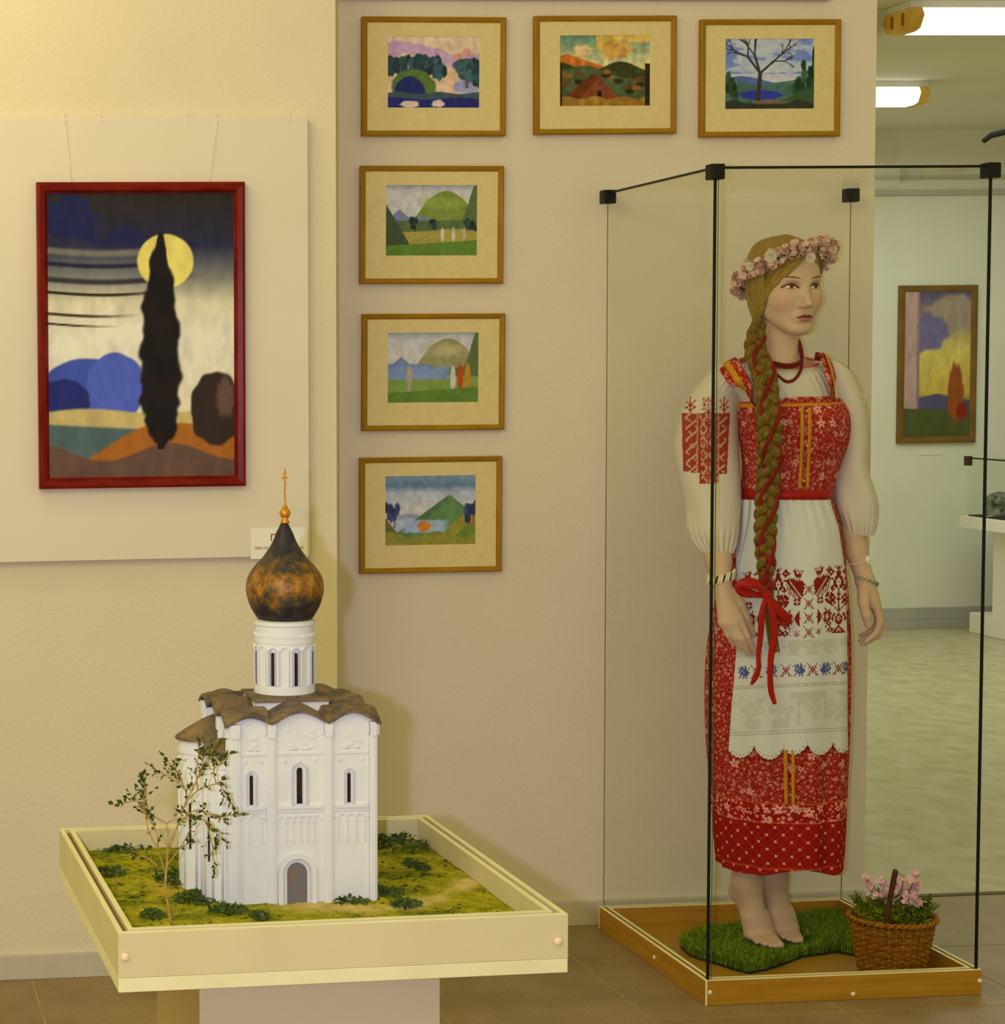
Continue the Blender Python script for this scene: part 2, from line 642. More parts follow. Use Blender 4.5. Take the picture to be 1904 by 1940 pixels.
class Paint:
    def __init__(self, nu, nv):
        self.u, self.v = np.meshgrid(np.linspace(0, 1, nu), np.linspace(0, 1, nv))
        self.c = np.zeros((nv, nu, 3))

    def fill(self, c):
        self.c[:] = c
        return self

    def vgrad(self, stops):
        ps = [s[0] for s in stops]
        for k in range(3):
            self.c[..., k] = np.interp(self.v, ps, [s[1][k] for s in stops])

    def mask(self, m, c):
        m = np.clip(m, 0, 1)[..., None]
        self.c = self.c * (1 - m) + np.array(c, float) * m

    def below(self, fn, c, soft=.006):
        self.mask(sst(soft, -soft, self.v - fn(self.u)), c)

    def blob(self, x, y, rx, ry, c, seed=0, rough=.25, soft=.15, ang=0.):
        du, dv = self.u - x, self.v - y
        if ang:
            du, dv = du * math.cos(ang) + dv * math.sin(ang), -du * math.sin(ang) + dv * math.cos(ang)
        r = np.sqrt((du / rx) ** 2 + (dv / ry) ** 2)
        th = np.arctan2(dv / ry, du / rx)
        rs = np.random.RandomState(seed)
        w = sum(rs.uniform(.4, 1) * np.sin(k * th + rs.rand() * 6.28) for k in (3, 5, 7, 11)) / 4
        self.mask(sst(1 + soft, 1 - soft, r * (1 + rough * w)), c)

    def tree(self, x, y0, h, w, c, trunk=None, seed=0, n=9):
        rs = np.random.RandomState(seed)
        if trunk is not None:
            self.mask((np.abs(self.u - x) < w * .12) & (self.v > y0) & (self.v < y0 + h * .6), trunk)
        for i in range(n):
            self.blob(x + rs.uniform(-.6, .6) * w, y0 + h * rs.uniform(.35, .95), w * rs.uniform(.25, .5), h * rs.uniform(.12, .25), mul2(c, rs.uniform(.6, 1.25)), seed * 31 + i)

    def texture(self, amp, seed, f=12):
        t = fbm(self.u, self.v * .7, seed, 5, f)
        self.c *= (1 + amp * t)[..., None]

    def out(self, zone='wall'):
        c = lin(np.clip(self.c * .88, 0, 255)) / np.array(ILL[zone])
        return np.clip(c, .003, .9)


def mul2(c, k):
    return tuple(min(255, x * k) for x in c)


def paint_sheet(name, P, w, h, y, mat, parent, zone='wall', x0=0., z0=0.):
    """flat painted sheet in the xz plane, facing -y, centred on the parent"""
    nv, nu = P.u.shape
    V = np.zeros((nv, nu, 3))
    V[..., 0] = x0 + (P.u - .5) * w
    V[..., 1] = y
    V[..., 2] = z0 + (P.v - .5) * h
    return link(name, grid_mesh(name, V, P.out(zone), smooth=False), mat, parent)


M_oak = mat_var('oak_frame', alb(122, 80, 6), alb(142, 97, 16), 6, .45, (1, 1, 8))
M_mat_ = mat_var('cream_mat', alb(194, 166, 97), alb(188, 160, 91), 60, .85)
M_glaz, nt, b = base_mat('picture_glass', (1, 1, 1), .05)
nt.nodes.clear()


def glass_nodes(nt, tint, strength=1., rough=.02):
    tr = nt.nodes.new('ShaderNodeBsdfTransparent')
    tr.inputs[0].default_value = (*tint, 1)
    gl = nt.nodes.new('ShaderNodeBsdfGlossy')
    gl.inputs['Roughness'].default_value = rough
    ge = nt.nodes.new('ShaderNodeNewGeometry')
    dt = nt.nodes.new('ShaderNodeVectorMath')
    dt.operation = 'DOT_PRODUCT'
    nt.links.new(ge.outputs['Normal'], dt.inputs[0])
    nt.links.new(ge.outputs['Incoming'], dt.inputs[1])
    X = NX(nt, {'c': dt.outputs['Value']})
    f_ = X('%g*(0.009+0.35*(1-min(1,abs(c)))**5)' % strength)
    mx = nt.nodes.new('ShaderNodeMixShader')
    nt.links.new(f_, mx.inputs[0])
    nt.links.new(tr.outputs[0], mx.inputs[1])
    nt.links.new(gl.outputs[0], mx.inputs[2])
    o = nt.nodes.new('ShaderNodeOutputMaterial')
    nt.links.new(mx.outputs[0], o.inputs[0])


glass_nodes(nt, (1, 1, 1), .3, .08)


def frame_rails(e, w, h, fw, d, mat, inset=.004, name='frame_rail'):
    """four mitred rails round a w x h rectangle in xz, front face towards -y"""
    prof = [(0, 0), (0, -d), (fw * .25, -d - .0025), (fw * .7, -d), (fw, -d + inset), (fw, 0)]

    def rail(L):
        mbx = MB()
        vs, fs = [], []
        k = len(prof)
        for s in (0, 1):
            for a, q in prof:
                x = (-L / 2 + a) if s == 0 else (L / 2 - a)
                vs.append((x, q, -a))
        fs = [tuple(range(k)), tuple(range(2 * k - 1, k - 1, -1))] + [(i, (i + 1) % k, (i + 1) % k + k, i + k) for i in range(k)]
        return mbx.add(vs, fs)
    for L, loc, ry in ((w, (0, 0, h / 2), 0), (h, (w / 2, 0, 0), PI / 2), (w, (0, 0, -h / 2), PI), (h, (-w / 2, 0, 0), -PI / 2)):
        obj(name, rail(L), mat, e, loc=loc, rot=(0, ry, 0))


def scene_pink(P):
    u, v = P.u, P.v
    P.vgrad([(0, (228, 190, 150)), (.5, (226, 178, 120)), (1, (222, 190, 140))])
    P.mask(sst(.02, -.02, np.abs(v - (.74 + .1 * np.sin(u * 5 + .5) + .05 * fbm(u, v, 3, 3, 5))) - .10), (196, 150, 158))
    P.blob(.76, .72, .05, .05, (206, 140, 110), 4)
    P.blob(.86, .78, .05, .06, (206, 140, 110), 5)
    P.blob(.86, .3, .14, .1, (150, 145, 170), 6, .05)
    for i, x in enumerate(np.linspace(.02, .56, 9)):
        P.tree(x, .3, .42 - .12 * abs(x - .3), .1, (52, 74, 72), None, 20 + i, 6)
    P.blob(.28, .28, .24, .26, (92, 112, 44), 7, .06, .05)
    P.blob(.24, .2, .17, .24, (38, 42, 84), 8, .05, .05)
    P.tree(.86, .28, .46, .15, (58, 84, 76), (120, 84, 60), 40, 10)
    P.tree(.98, .2, .4, .08, (40, 76, 70), None, 41, 6)
    P.below(lambda x: .21 + .015 * np.sin(x * 14), (62, 82, 74))
    P.below(lambda x: .13 + .015 * np.sin(x * 9 + 1), (40, 40, 92))
    P.blob(.24, .05, .1, .05, (226, 190, 158), 9, .3)
    P.blob(.55, .06, .07, .05, (226, 190, 158), 10, .3)
    P.texture(.13, 1)


def scene_barn(P):
    u, v = P.u, P.v
    P.vgrad([(0, (150, 100, 30)), (.5, (200, 160, 80)), (.62, (210, 190, 120)), (1, (96, 130, 90))])
    P.mask(sst(.03, -.03, .8 + .1 * u - v + .06 * fbm(u, v, 6, 3, 3)) * (u > .4), (214, 170, 70))
    P.blob(.62, .8, .17, .13, (206, 150, 60), 3, .3)
    P.blob(.25, .78, .1, .08, (222, 180, 110), 4, .3)
    P.below(lambda x: .74 - .5 * np.abs(x - .08) ** 1.1, (196, 106, 30))
    P.below(lambda x: .56 + .07 * np.sin(x * 9 + 1.8), (62, 58, 22))
    P.below(lambda x: .48 + .09 * np.sin(x * 6), (78, 88, 44))
    for i in range(26):
        rs = np.random.RandomState(i)
        P.blob(rs.rand(), .2 + .3 * rs.rand(), .05, .035, [(60, 76, 40), (110, 66, 24), (46, 40, 20), (150, 90, 34)][i % 4], i)
    P.mask((v < .46 - 1.1 * np.abs(u - .36)) & (v > .1), (104, 46, 20))
    P.mask((v < .40 - 1.3 * np.abs(u - .44)) & (v > .1), (128, 62, 28))
    P.mask((np.abs(u - .44) < .025) & (v > .1) & (v < .22), (30, 20, 12))
    P.below(lambda x: .12 + .02 * np.sin(x * 20), (160, 110, 34))
    P.mask(((u < .03) | (u > .94)) & (v < .6), (48, 34, 14))
    P.texture(.2, 2)


def scene_tree(P):
    u, v = P.u, P.v
    P.vgrad([(0, (60, 62, 40)), (.4, (200, 190, 190)), (.7, (176, 178, 196)), (1, (192, 186, 190))])
    P.mask(sst(.0, .25, fbm(u, v * 2, 5, 4, 2)) * (v > .5), (120, 132, 176))
    P.below(lambda x: .42 + .05 * np.sin(x * 7 + .3), (84, 102, 134))
    P.below(lambda x: .34 + .12 * np.abs(x - .4) * 1.6, (74, 104, 78))
    P.blob(.4, .2, .24, .07, (50, 54, 130), 3, .1)
    P.below(lambda x: .1 + .22 * sst(.55, 1, x), (62, 84, 40))
    for i, x in enumerate((.0, .06, .1)):
        P.tree(x, .1, .46 - .1 * i, .07, (50, 72, 40), None, 50 + i, 7)
    for i, x in enumerate((.98, .92, .86, .78)):
        P.tree(x, .15, .66 - .14 * i, .07, (46, 76, 42), None, 60 + i, 7)
    rs = np.random.RandomState(9)

    def br(x0, y0, ang, L, w, d):
        x1, y1 = x0 + L * math.cos(ang), y0 + L * 1.3 * math.sin(ang)
        px, py = u - x0, v - y0
        ex, ey = x1 - x0, y1 - y0
        t = np.clip((px * ex + py * ey) / (ex * ex + ey * ey), 0, 1)
        P.mask(sst(w, w * .4, np.hypot(px - t * ex, py - t * ey)), (58, 46, 36))
        if d:
            for k in range(3):
                br(x1, y1, ang + rs.uniform(-.8, .8), L * rs.uniform(.55, .8), w * .62, d - 1)
    br(.37, .12, 1.5, .3, .032, 4)
    P.below(lambda x: .1 + .03 * np.sin(x * 17), (52, 50, 34))
    P.blob(.5, .1, .2, .03, (120, 92, 60), 8, .4)
    P.texture(.13, 3)


def scene_hill(P, tint=0):
    u, v = P.u, P.v
    P.vgrad([(0, (120, 130, 50)), (.6, (206, 192, 160)), (.9, (200, 186, 160)), (1, (150, 150, 140))])
    P.below(lambda x: .66 - 1.2 * np.abs(x - .15), (120, 128, 132))
    P.below(lambda x: .55 + 0 * x, (120, 132, 146))
    hillc = (126, 132, 50) if tint == 0 else (152, 138, 84)
    P.below(lambda x: .92 - 3.0 * np.abs(x - .66) ** 1.9, hillc)
    P.blob(.62, .75, .2, .08, mul2(hillc, 1.18), 3, .3, .6)
    P.mask(sst(.02, -.02, v - .55 + .0 * u) * sst(.52, .42, u), (112, 128, 150))
    P.below(lambda x: .62 + .9 * (x - .9) if False else .5 + .55 * sst(.82, 1.0, x), (92, 104, 52))
    P.below(lambda x: .36 - .02 * np.sin(x * 6), (168, 146, 62) if tint == 0 else (128, 146, 58))
    if tint == 0:
        P.below(lambda x: .74 - 2.2 * x, (70, 78, 46))
        for i, x in enumerate((.3, .5, .9, .95)):
            P.tree(x, .3, .22, .06, (52, 72, 50), None, 70 + i, 5)
        P.blob(.62, .3, .02, .1, (206, 190, 150), 4, .2)
        P.blob(.74, .3, .02, .1, (206, 186, 140), 5, .2)
        P.blob(.86, .3, .02, .1, (190, 164, 110), 6, .2)
    else:
        P.mask(sst(.02, -.02, np.abs(v - .42) - .09) * sst(.75, .6, u), (126, 140, 156))
        P.blob(.24, .34, .03, .2, (176, 150, 110), 4, .15)
        P.blob(.72, .34, .03, .18, (206, 190, 150), 5, .15)
        P.blob(.80, .35, .03, .2, (188, 66, 22), 6, .15)
        P.blob(.88, .36, .03, .2, (196, 126, 30), 7, .15)
    P.below(lambda x: .14 + .08 * x, (96, 122, 40))
    P.texture(.10, 4 + tint)


def scene_lake(P):
    u, v = P.u, P.v
    P.vgrad([(0, (150, 130, 50)), (.5, (206, 192, 166)), (.75, (176, 174, 160)), (.86, (98, 118, 124)), (1, (122, 138, 140))])
    P.below(lambda x: .46 - .3 * np.abs(x - .25), (150, 144, 140))
    P.below(lambda x: .38 + 0 * x, (170, 176, 182))
    P.below(lambda x: .72 - .95 * np.abs(x - .7), (86, 112, 60))
    P.below(lambda x: .72 - 1.2 * np.abs(x - .72) - .05 * (x < .7), (98, 128, 64))
    P.mask(sst(.02, -.02, np.abs(v - .27) - .09) * sst(.75, .6, u) * sst(.15, .25, u), (158, 168, 180))
    P.below(lambda x: .1 + .4 * sst(.55, .95, x) + .03 * np.sin(x * 20), (146, 134, 46))
    P.below(lambda x: .05 + .26 * sst(.65, 1., x) + .02 * np.sin(x * 16), (110, 124, 44))
    P.below(lambda x: .4 - 1.6 * x, (92, 106, 44))
    P.below(lambda x: .15 + .05 * np.sin(x * 12 + 1), (140, 128, 44))
    P.blob(.43, .27, .075, .075, (204, 122, 34), 3, .1)
    for i, x in enumerate((.03, .1, .97, .92)):
        P.tree(x, .25, .36, .06, (56, 64, 86), (170, 84, 40), 80 + i, 6)
    P.texture(.12, 6)


def small_picture(px, py, px2, py2, paint, label, tilt=0.):
    a, c = aty(px, py, YB - .016), aty(px2, py2, YB - .016)
    w, h = .388, .311
    e = empty('framed_picture', ((a[0] + c[0]) / 2, YB - .001, (a[2] + c[2]) / 2))
    e.rotation_euler = (0, tilt, 0)
    frame_rails(e, w, h, .0145, .017, M_oak)
    obj('backing', MB().box((-w / 2 + .004, -.009, -h / 2 + .004), (w / 2 - .004, -.001, h / 2 - .004)), M_mat_, e)
    # mat with bevelled window
    ow, oh, iw, ih, oz = w - .028, h - .028, .248, .186, .012
    mbm = MB()
    o4 = [(-ow / 2, -oh / 2), (ow / 2, -oh / 2), (ow / 2, oh / 2), (-ow / 2, oh / 2)]
    i4 = [(-iw / 2, oz - ih / 2), (iw / 2, oz - ih / 2), (iw / 2, oz + ih / 2), (-iw / 2, oz + ih / 2)]
    vs = [(x, -.0115, z) for x, z in o4] + [(x, -.0115, z) for x, z in i4] + [(x * .992, -.0095, oz + (z - oz) * .992) for x, z in i4]
    fs = [(i, (i + 1) % 4, 4 + (i + 1) % 4, 4 + i) for i in range(4)] + [(4 + i, 4 + (i + 1) % 4, 8 + (i + 1) % 4, 8 + i) for i in range(4)]
    obj('mat', mbm.add(vs, fs), M_mat_, e)
    P = Paint(132, 100)
    paint(P)
    paint_sheet('print', P, iw, ih, -.0097, M_paint, e, z0=oz)
    obj('glazing', MB().box((-ow / 2, -.0136, -oh / 2), (ow / 2, -.0122, oh / 2)), M_glaz, e)
    if py < 100:
        for sx in (-.14, .14):
            obj('hanging_cord', MB().tube([(sx, -.002, h / 2 - .004), (sx * 1.01, -.002, 2.50 - (a[2] + c[2]) / 2)], .0006, 5), M_cord, e)
    tag(e, label, 'picture', 'small framed landscapes on the centre wall')
    return e


M_cord = base_mat('thread', alb(200, 180, 140), .7)[0]
small_picture(686, 33, 958, 256, scene_pink, 'oak-framed picture of dark trees under a pink sky, top left of the six', .004)
small_picture(1014, 31, 1280, 252, scene_barn, 'oak-framed picture of a brown barn among orange hills, middle of the top row', -.004)
small_picture(1329, 38, 1590, 257, scene_tree, 'oak-framed picture of a bare tree before a blue lake, above the glass case', -.003)
small_picture(682, 314, 954, 537, lambda P: scene_hill(P, 0), 'oak-framed picture of a round green hill, second down in the left column', .006)
small_picture(685, 594, 957, 815, lambda P: scene_hill(P, 1), 'oak-framed picture of a tan hill with upright red and white shapes, third in left column', .006)
small_picture(681, 864, 951, 1086, scene_lake, 'oak-framed picture of a lake and an orange tent, lowest in the left column', .003)

# ------------------------------------------------------------------ display board with the large painting
M_board = mat_var('board_paint', (.80, .74, .68), (.77, .71, .65), 3, .7)
YP = YA - .028
pa, pb = aty(0, 228, YP), aty(583, 222, YP)
pc = aty(580, 1053, YP)
e = empty('display_board', ((pb[0] - .45), YA, pc[2]))
bx0, bx1 = pb[0] - 1.25 - e.location[0], pb[0] - e.location[0]
bh = pb[2] - pc[2]
obj('panel', MB().box((bx0, -.028, 0), (bx1, -.006, bh), .0015), M_board, e)
for xb in (bx0 + .05, bx1 - .09):
    obj('batten', MB().box((xb, -.006, .05), (xb + .04, -.0005, bh - .05)), M_board, e)
for x in (122, 190, 355, 410, 548):
    q = aty(x, 222, YA - .03)
    obj('hanging_thread', MB().tube([(q[0] - e.location[0], -.030, bh - .012), (q[0] - e.location[0], -.027, bh + .004), (q[0] - e.location[0], -.003, bh + .016)], .0012, 6), M_cord, e)
tag(e, 'large pale display board mounted on the left wall', 'board')

M_mahog = mat_var('mahogany_frame', alb(88, 8, 2), alb(108, 24, 6), 8, .3, (1, 1, 6))
c0, c1 = aty(68, 346, YP - .02), aty(466, 920, YP - .02)
e = empty('framed_painting', ((c0[0] + c1[0]) / 2, YP - .001, (c0[2] + c1[2]) / 2))
e.rotation_euler = (0, .003, 0)
w, h = c1[0] - c0[0], c0[2] - c1[2]
frame_rails(e, w, h, .027, .022, M_mahog, .010)
obj('stretcher_back', MB().box((-w / 2 + .01, -.009, -h / 2 + .01), (w / 2 - .01, -.001, h / 2 - .01)), M_mahog, e)
P = Paint(170, 250)
u, v = P.u, P.v
P.vgrad([(0, (80, 52, 26)), (.2, (226, 204, 150)), (.5, (232, 214, 166)), (.62, (216, 196, 140)), (.7, (130, 122, 96)), (.82, (46, 44, 56)), (1, (48, 38, 26))])
P.mask(sst(.0, .3, fbm(u, v * 2.5, 3, 4, 2)) * sst(.78, .84, v), (36, 36, 64))
for (y, t, L, c) in ((.80, .018, .5, (120, 110, 86)), (.755, .012, .55, (40, 36, 50)), (.70, .015, .62, (58, 50, 46)), (.655, .008, .45, (36, 24, 14)), (.58, .008, .28, (60, 44, 26)), (.545, .006, .18, (50, 34, 20))):
    P.mask(sst(t, t * .2, np.abs(v - y + .012 * np.sin(u * 5))) * sst(L + .25, L - .1, u), c)
P.blob(.63, .76, .15, .095, (232, 204, 90), 1, .02, .04)
P.blob(.2, .29, .26, .13, (66, 78, 140), 2, .05, .04)
P.blob(.36, .32, .16, .12, (80, 92, 156), 3, .05, .04)
P.blob(.08, .27, .14, .08, (40, 44, 92), 4, .05, .04)
P.below(lambda x: .235 + .01 * np.sin(x * 8), (196, 166, 92))
P.below(lambda x: .19 - .04 * x, (84, 98, 84))
P.below(lambda x: .02 + .17 * sst(0.0, .6, x) - .02 * sst(.7, 1, x), (168, 96, 30))
P.below(lambda x: .09 + .03 * np.sin(x * 9 + 2), (104, 74, 52))
P.blob(.9, .24, .14, .13, (56, 40, 30), 7, .10, .05)       # dark boulder
P.blob(.95, .28, .05, .07, (104, 74, 52), 8, .2, .3)
for i, (y, rx) in enumerate(((.2, .085), (.28, .105), (.36, .11), (.44, .105), (.52, .10), (.60, .09), (.67, .07), (.73, .05), (.78, .028))):   # a dark cypress
    P.blob(.60 + .006 * (-1) ** i, y, rx, .085, (30 + 3 * (i % 3), 26, 22), 30 + i, .12, .12)
P.mask((np.abs(u - .60) < .02) & (v > .1) & (v < .17), (40, 26, 16))
P.texture(.10, 8)
paint_sheet('canvas', P, w - .05, h - .05, -.0125, M_canvas, e)
for sx, tx in ((-.33, 122 / 1), (.33, 410 / 1)):
    q = aty(tx, 222, YP)
    obj('hanging_cord', MB().tube([(sx * w, -.004, h / 2 - .006), (q[0] - e.location[0], -.003, q[2] - e.location[2] - .004)], .0009, 6), M_cord, e)
tag(e, 'large upright painting in a dark red frame on the pale display board', 'painting')

# fire notice
sa, sb = aty(475, 1001, YP), aty(582, 1057, YP)
e = empty('fire_notice', ((sa[0] + sb[0]) / 2, YP - .0002, (sa[2] + sb[2]) / 2))
e.rotation_euler = (0, .006, 0)
w, h = sb[0] - sa[0], sa[2] - sb[2]
obj('paper', MB().box((-w / 2, -.0009, -h / 2), (w / 2, -.0001, h / 2)), mat_var('paper', alb(228, 214, 190), alb(220, 206, 180), 40, .8), e)
M_red = base_mat('red_ink', alb(150, 45, 25), .7)[0]


def text(body, size, loc, parent, mat, name='lettering', align='CENTER'):
    cu = bpy.data.curves.new(name, 'FONT')
    cu.body = body
    cu.size = size
    cu.align_x = align
    cu.extrude = .0001
    cu.offset = size * .012
    t = bpy.data.objects.new(name, cu)
    COL.objects.link(t)
    me = bpy.data.meshes.new_from_object(t.evaluated_get(bpy.context.evaluated_depsgraph_get()))
    bpy.data.objects.remove(t, do_unlink=True)
    me.materials.clear()
    return link(name, me, mat, parent, loc, (PI / 2, 0, 0))


t = text('ПК', .024, (-.006, -.0012, .006), e, M_red)
for vtx in t.data.vertices:
    pass
text('ПРИ ПОЖАРЕ ЗВОНИТЬ 01', .0096, (0, -.0012, -.0155), e, M_red)
tag(e, 'white paper fire notice with red lettering at the corner of the display board', 'sign')

# small label near the free end of the centre wall
q = aty(1631, 757, YB)
e = obj('wall_label', MB().box((-.012, -.002, -.016), (.012, -.0003, .016)), base_mat('card', alb(200, 190, 165), .8)[0], loc=(q[0], YB, q[2]))
obj('print_line', MB().box((-.008, -.0023, .001), (.006, -.002, .004)).box((-.008, -.0023, .007), (.003, -.002, .009)), base_mat('ink', (.1, .1, .09), .8)[0], e)
tag(e, 'tiny white label on the wall end behind the glass case', 'label')

# ------------------------------------------------------------------ hall: painting and showcase
c0, c1 = aty(1705, 541, YF - .02), aty(1848, 838, YF - .02)
e = empty('hall_painting', ((c0[0] + c1[0]) / 2, YF - .001, (c0[2] + c1[2]) / 2))
w, h = c1[0] - c0[0], c0[2] - c1[2]
M_dk = mat_var('dark_frame', alb(88, 62, 18, 'far'), alb(104, 76, 26, 'far'), 7, .45)
frame_rails(e, w, h, .036, .02, M_dk)
obj('stretcher_back', MB().box((-w / 2 + .01, -.009, -h / 2 + .01), (w / 2 - .01, -.001, h / 2 - .01)), M_dk, e)
P = Paint(80, 150)
u, v = P.u, P.v
P.vgrad([(0, (70, 76, 30)), (.2, (80, 84, 40)), (.3, (190, 164, 60)), (.6, (206, 186, 84)), (.8, (140, 124, 90)), (1, (84, 76, 100))])
P.blob(.75, .85, .42, .12, (150, 134, 104), 2, .25)
P.blob(.35, .72, .3, .13, (104, 98, 122), 3, .3)
P.below(lambda x: .3 - .1 * np.abs(x - .5), (78, 74, 92))
P.mask((u < .2), (176, 144, 122))
P.mask((u > .2) & (u < .24), (140, 112, 100))
P.below(lambda x: .2 - .02 * x, (72, 78, 34))
P.blob(.78, .3, .12, .2, (140, 72, 24), 5, .2)
P.blob(.88, .18, .08, .06, (130, 24, 14), 6, .2)
P.texture(.1, 9)
paint_sheet('canvas', P, w - .066, h - .066, -.0125, M_canvas, e, 'far')
tag(e, 'tall painting in a dark frame on the far wall of the hall', 'painting')
q = aty(1764, 856, YF)
tag(obj('caption_card', MB().box((-.07, -.003, -.018), (.07, -.0005, .018)), base_mat('card_pale', (.78, .78, .68), .8)[0], loc=(q[0], YF, q[2])), 'pale caption card under the tall painting in the hall', 'label')
M_ch, nt, b = base_mat('showcase_glass', (1, 1, 1), .05)
nt.nodes.clear()
glass_nodes(nt, (.975, .99, .975), .6)
SX, SY1, SY0 = 6.30, 10.71, 8.9
e = empty('hall_showcase', (SX, (SY0 + SY1) / 2, 0))
M_wh = mat_var('white_laminate', alb(200, 194, 160, 'far'), alb(188, 182, 148, 'far'), 2, .5)
dy = (SY1 - SY0) / 2
obj('base_block', MB().box((0, -dy, .001), (.62, dy, .115), .003), M_wh, e)
obj('column', MB().box((.006, -dy + .2, .115), (.55, .695, .60), .003), M_wh, e)
zt = atd(1835, 990, 11.2)[2]
obj('deck', MB().box((-.10, -dy + .02, .60), (.64, dy - .05, .665), .003), M_wh, e)
M_deckd = base_mat('dark_felt', (.03, .03, .025), .9)[0]
obj('felt', MB().box((-.07, -dy + .06, .665), (.60, dy - .09, .672)), M_deckd, e)
zg = .98
for nm, a, bb_ in (('glass_pane', (-.078, -dy + .04, .672), (-.074, dy - .08, zg)), ('glass_pane', (-.073, dy - .084, .672), (.60, dy - .08, zg)), ('glass_pane', (-.078, -dy + .04, zg), (.60, dy - .08, zg + .004))):
    obj(nm, MB().box(a, bb_), M_ch, e)
obj('edge_seal', MB().box((-.081, -dy + .04, zg + .004), (-.074, dy - .09, zg + .012)), M_blk, e)
M_clip = base_mat('brown_clip', (.06, .02, .012), .4)[0]
obj('corner_clip', MB().box((-.092, dy - .10, zg - .035), (-.056, dy - .07, zg + .018), .004), M_clip, e)
tag(e, 'white showcase with a glass top at the right edge of the hall', 'showcase')
# mineral in the showcase
rk = aty(1893, 955, 10.1)
bm = bmesh.new()
bmesh.ops.create_icosphere(bm, subdivisions=4, radius=.105)
rs = np.random.RandomState(5)
for vtx in bm.verts:
    c = np.array(vtx.co)
    k = 1 + .12 * math.sin(c[0] * 40 + 2) * math.sin(c[1] * 37) + .1 * math.sin(c[2] * 45 + c[0] * 20)
    vtx.co = Vector((c[0] * k * 1.05, c[1] * k * 1.1, max(c[2] * k * .85, -.045)))
me = bpy.data.meshes.new('mineral')
bm.to_mesh(me)
bm.free()
o = link('mineral', me, mat_var('dark_mineral', (.04, .045, .03), (.3, .3, .24), 30, .4, bumpS=.6, bumpscale=60, bdist=.01))
o.location = (SX + .07, 10.50, .6722 + .045)
tag(o, 'dark grey mineral lump inside the hall showcase', 'mineral')
o = obj('price_card', MB().box((-.03, -.012, 0), (.03, .012, .002)), base_mat('white_card', (.8, .8, .75), .7)[0], loc=(SX - .045, 10.45, .6735), rot=(0, 0, .4))
tag(o, 'small white card lying before the dark mineral in the hall showcase', 'card')

# ================================================================== MODEL TABLE
TA, TW, TZ = .0185, .687, .7026
TO = np.array([.391, 2.884])
tbl = empty('display_table', (TO[0], TO[1], 0), TA)
M_lam = mat_var('cream_laminate', alb(200, 180, 130, 'near'), alb(194, 174, 124, 'near'), 5, .45)
M_lam2 = mat_var('cream_edge', alb(220, 203, 150, 'near'), alb(212, 196, 142, 'near'), 9, .45)
M_groove = base_mat('groove_brown', alb(120, 88, 50, 'near'), .7)[0]
M_capp = base_mat('button_beige', alb(224, 188, 150, 'near'), .3)[0]
R1, G1, R2 = .0085, .0085, .0085   # rail, groove, rail
TH = .089
HB = .022                           # lower board


def tray_side(L):
    a = MB()
    a.prism([(0, 0), (L, 0), (L - R1, R1), (R1, R1)], 'z', TZ - TH + HB, TZ)
    b_ = MB()
    o1 = R1 + G1
    o2 = o1 + R2
    b_.prism([(o1, o1), (L - o1, o1), (L - o2, o2), (o2, o2)], 'z', TZ - TH + HB, TZ)
    g = MB()
    g.prism([(R1, R1), (L - R1, R1), (L - o1, o1), (o1, o1)], 'z', TZ - TH + HB, TZ - .006)
    t = MB()
    t.prism([(0.0003, .0003), (L - .0003, .0003), (L - R1, R1 - .0003), (R1, R1 - .0003)], 'z', TZ, TZ + .0012)
    t.prism([(o1, o1), (L - o1, o1), (L - o2, o2), (o2, o2)], 'z', TZ, TZ + .0012)
    return a, b_, g, t


for k, (lx, ly) in enumerate(((0, 0), (TW, 0), (TW, TW), (0, TW))):
    a, b_, g, t = tray_side(TW)
    rz = k * PI / 2
    o = obj('tray_rail', a, M_lam, tbl, loc=(lx, ly, 0), rot=(0, 0, rz))
    obj('inner_rail', b_, M_lam, o)
    obj('groove', g, M_groove, o)
    obj('edge_strip', t, M_lam2, o)
obj('bottom_board', MB().box((0, 0, TZ - TH), (TW, TW, TZ - TH + HB - .0006), .001), M_lam2, tbl)
cap_me = MB().lathe([(.0001, .0042), (.004, .0038), (.0064, .002), (.0072, 0)], 20).mesh('cap', True)
cap_me.materials.append(M_capp)
for px, py in ((237, 1813), (1063, 1783)):
    q = aty(px, py, TO[1])
    lx = (q[0] - TO[0]) / math.cos(TA)
    q = aty(px, py, TO[1] + lx * math.sin(TA))
    link('screw_cap', cap_me, None, tbl, (lx, -.0002, q[2]), (PI / 2, 0, 0))
CW = .386
cxm = TW / 2
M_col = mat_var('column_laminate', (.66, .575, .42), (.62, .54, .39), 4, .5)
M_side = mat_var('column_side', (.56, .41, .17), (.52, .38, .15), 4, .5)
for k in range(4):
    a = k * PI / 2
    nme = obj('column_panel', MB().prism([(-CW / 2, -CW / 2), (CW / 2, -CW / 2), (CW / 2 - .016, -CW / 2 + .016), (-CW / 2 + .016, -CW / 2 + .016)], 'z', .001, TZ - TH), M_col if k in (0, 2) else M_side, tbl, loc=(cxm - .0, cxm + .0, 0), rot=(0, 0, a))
tag(tbl, 'cream square display table on a column under the white church model', 'table')

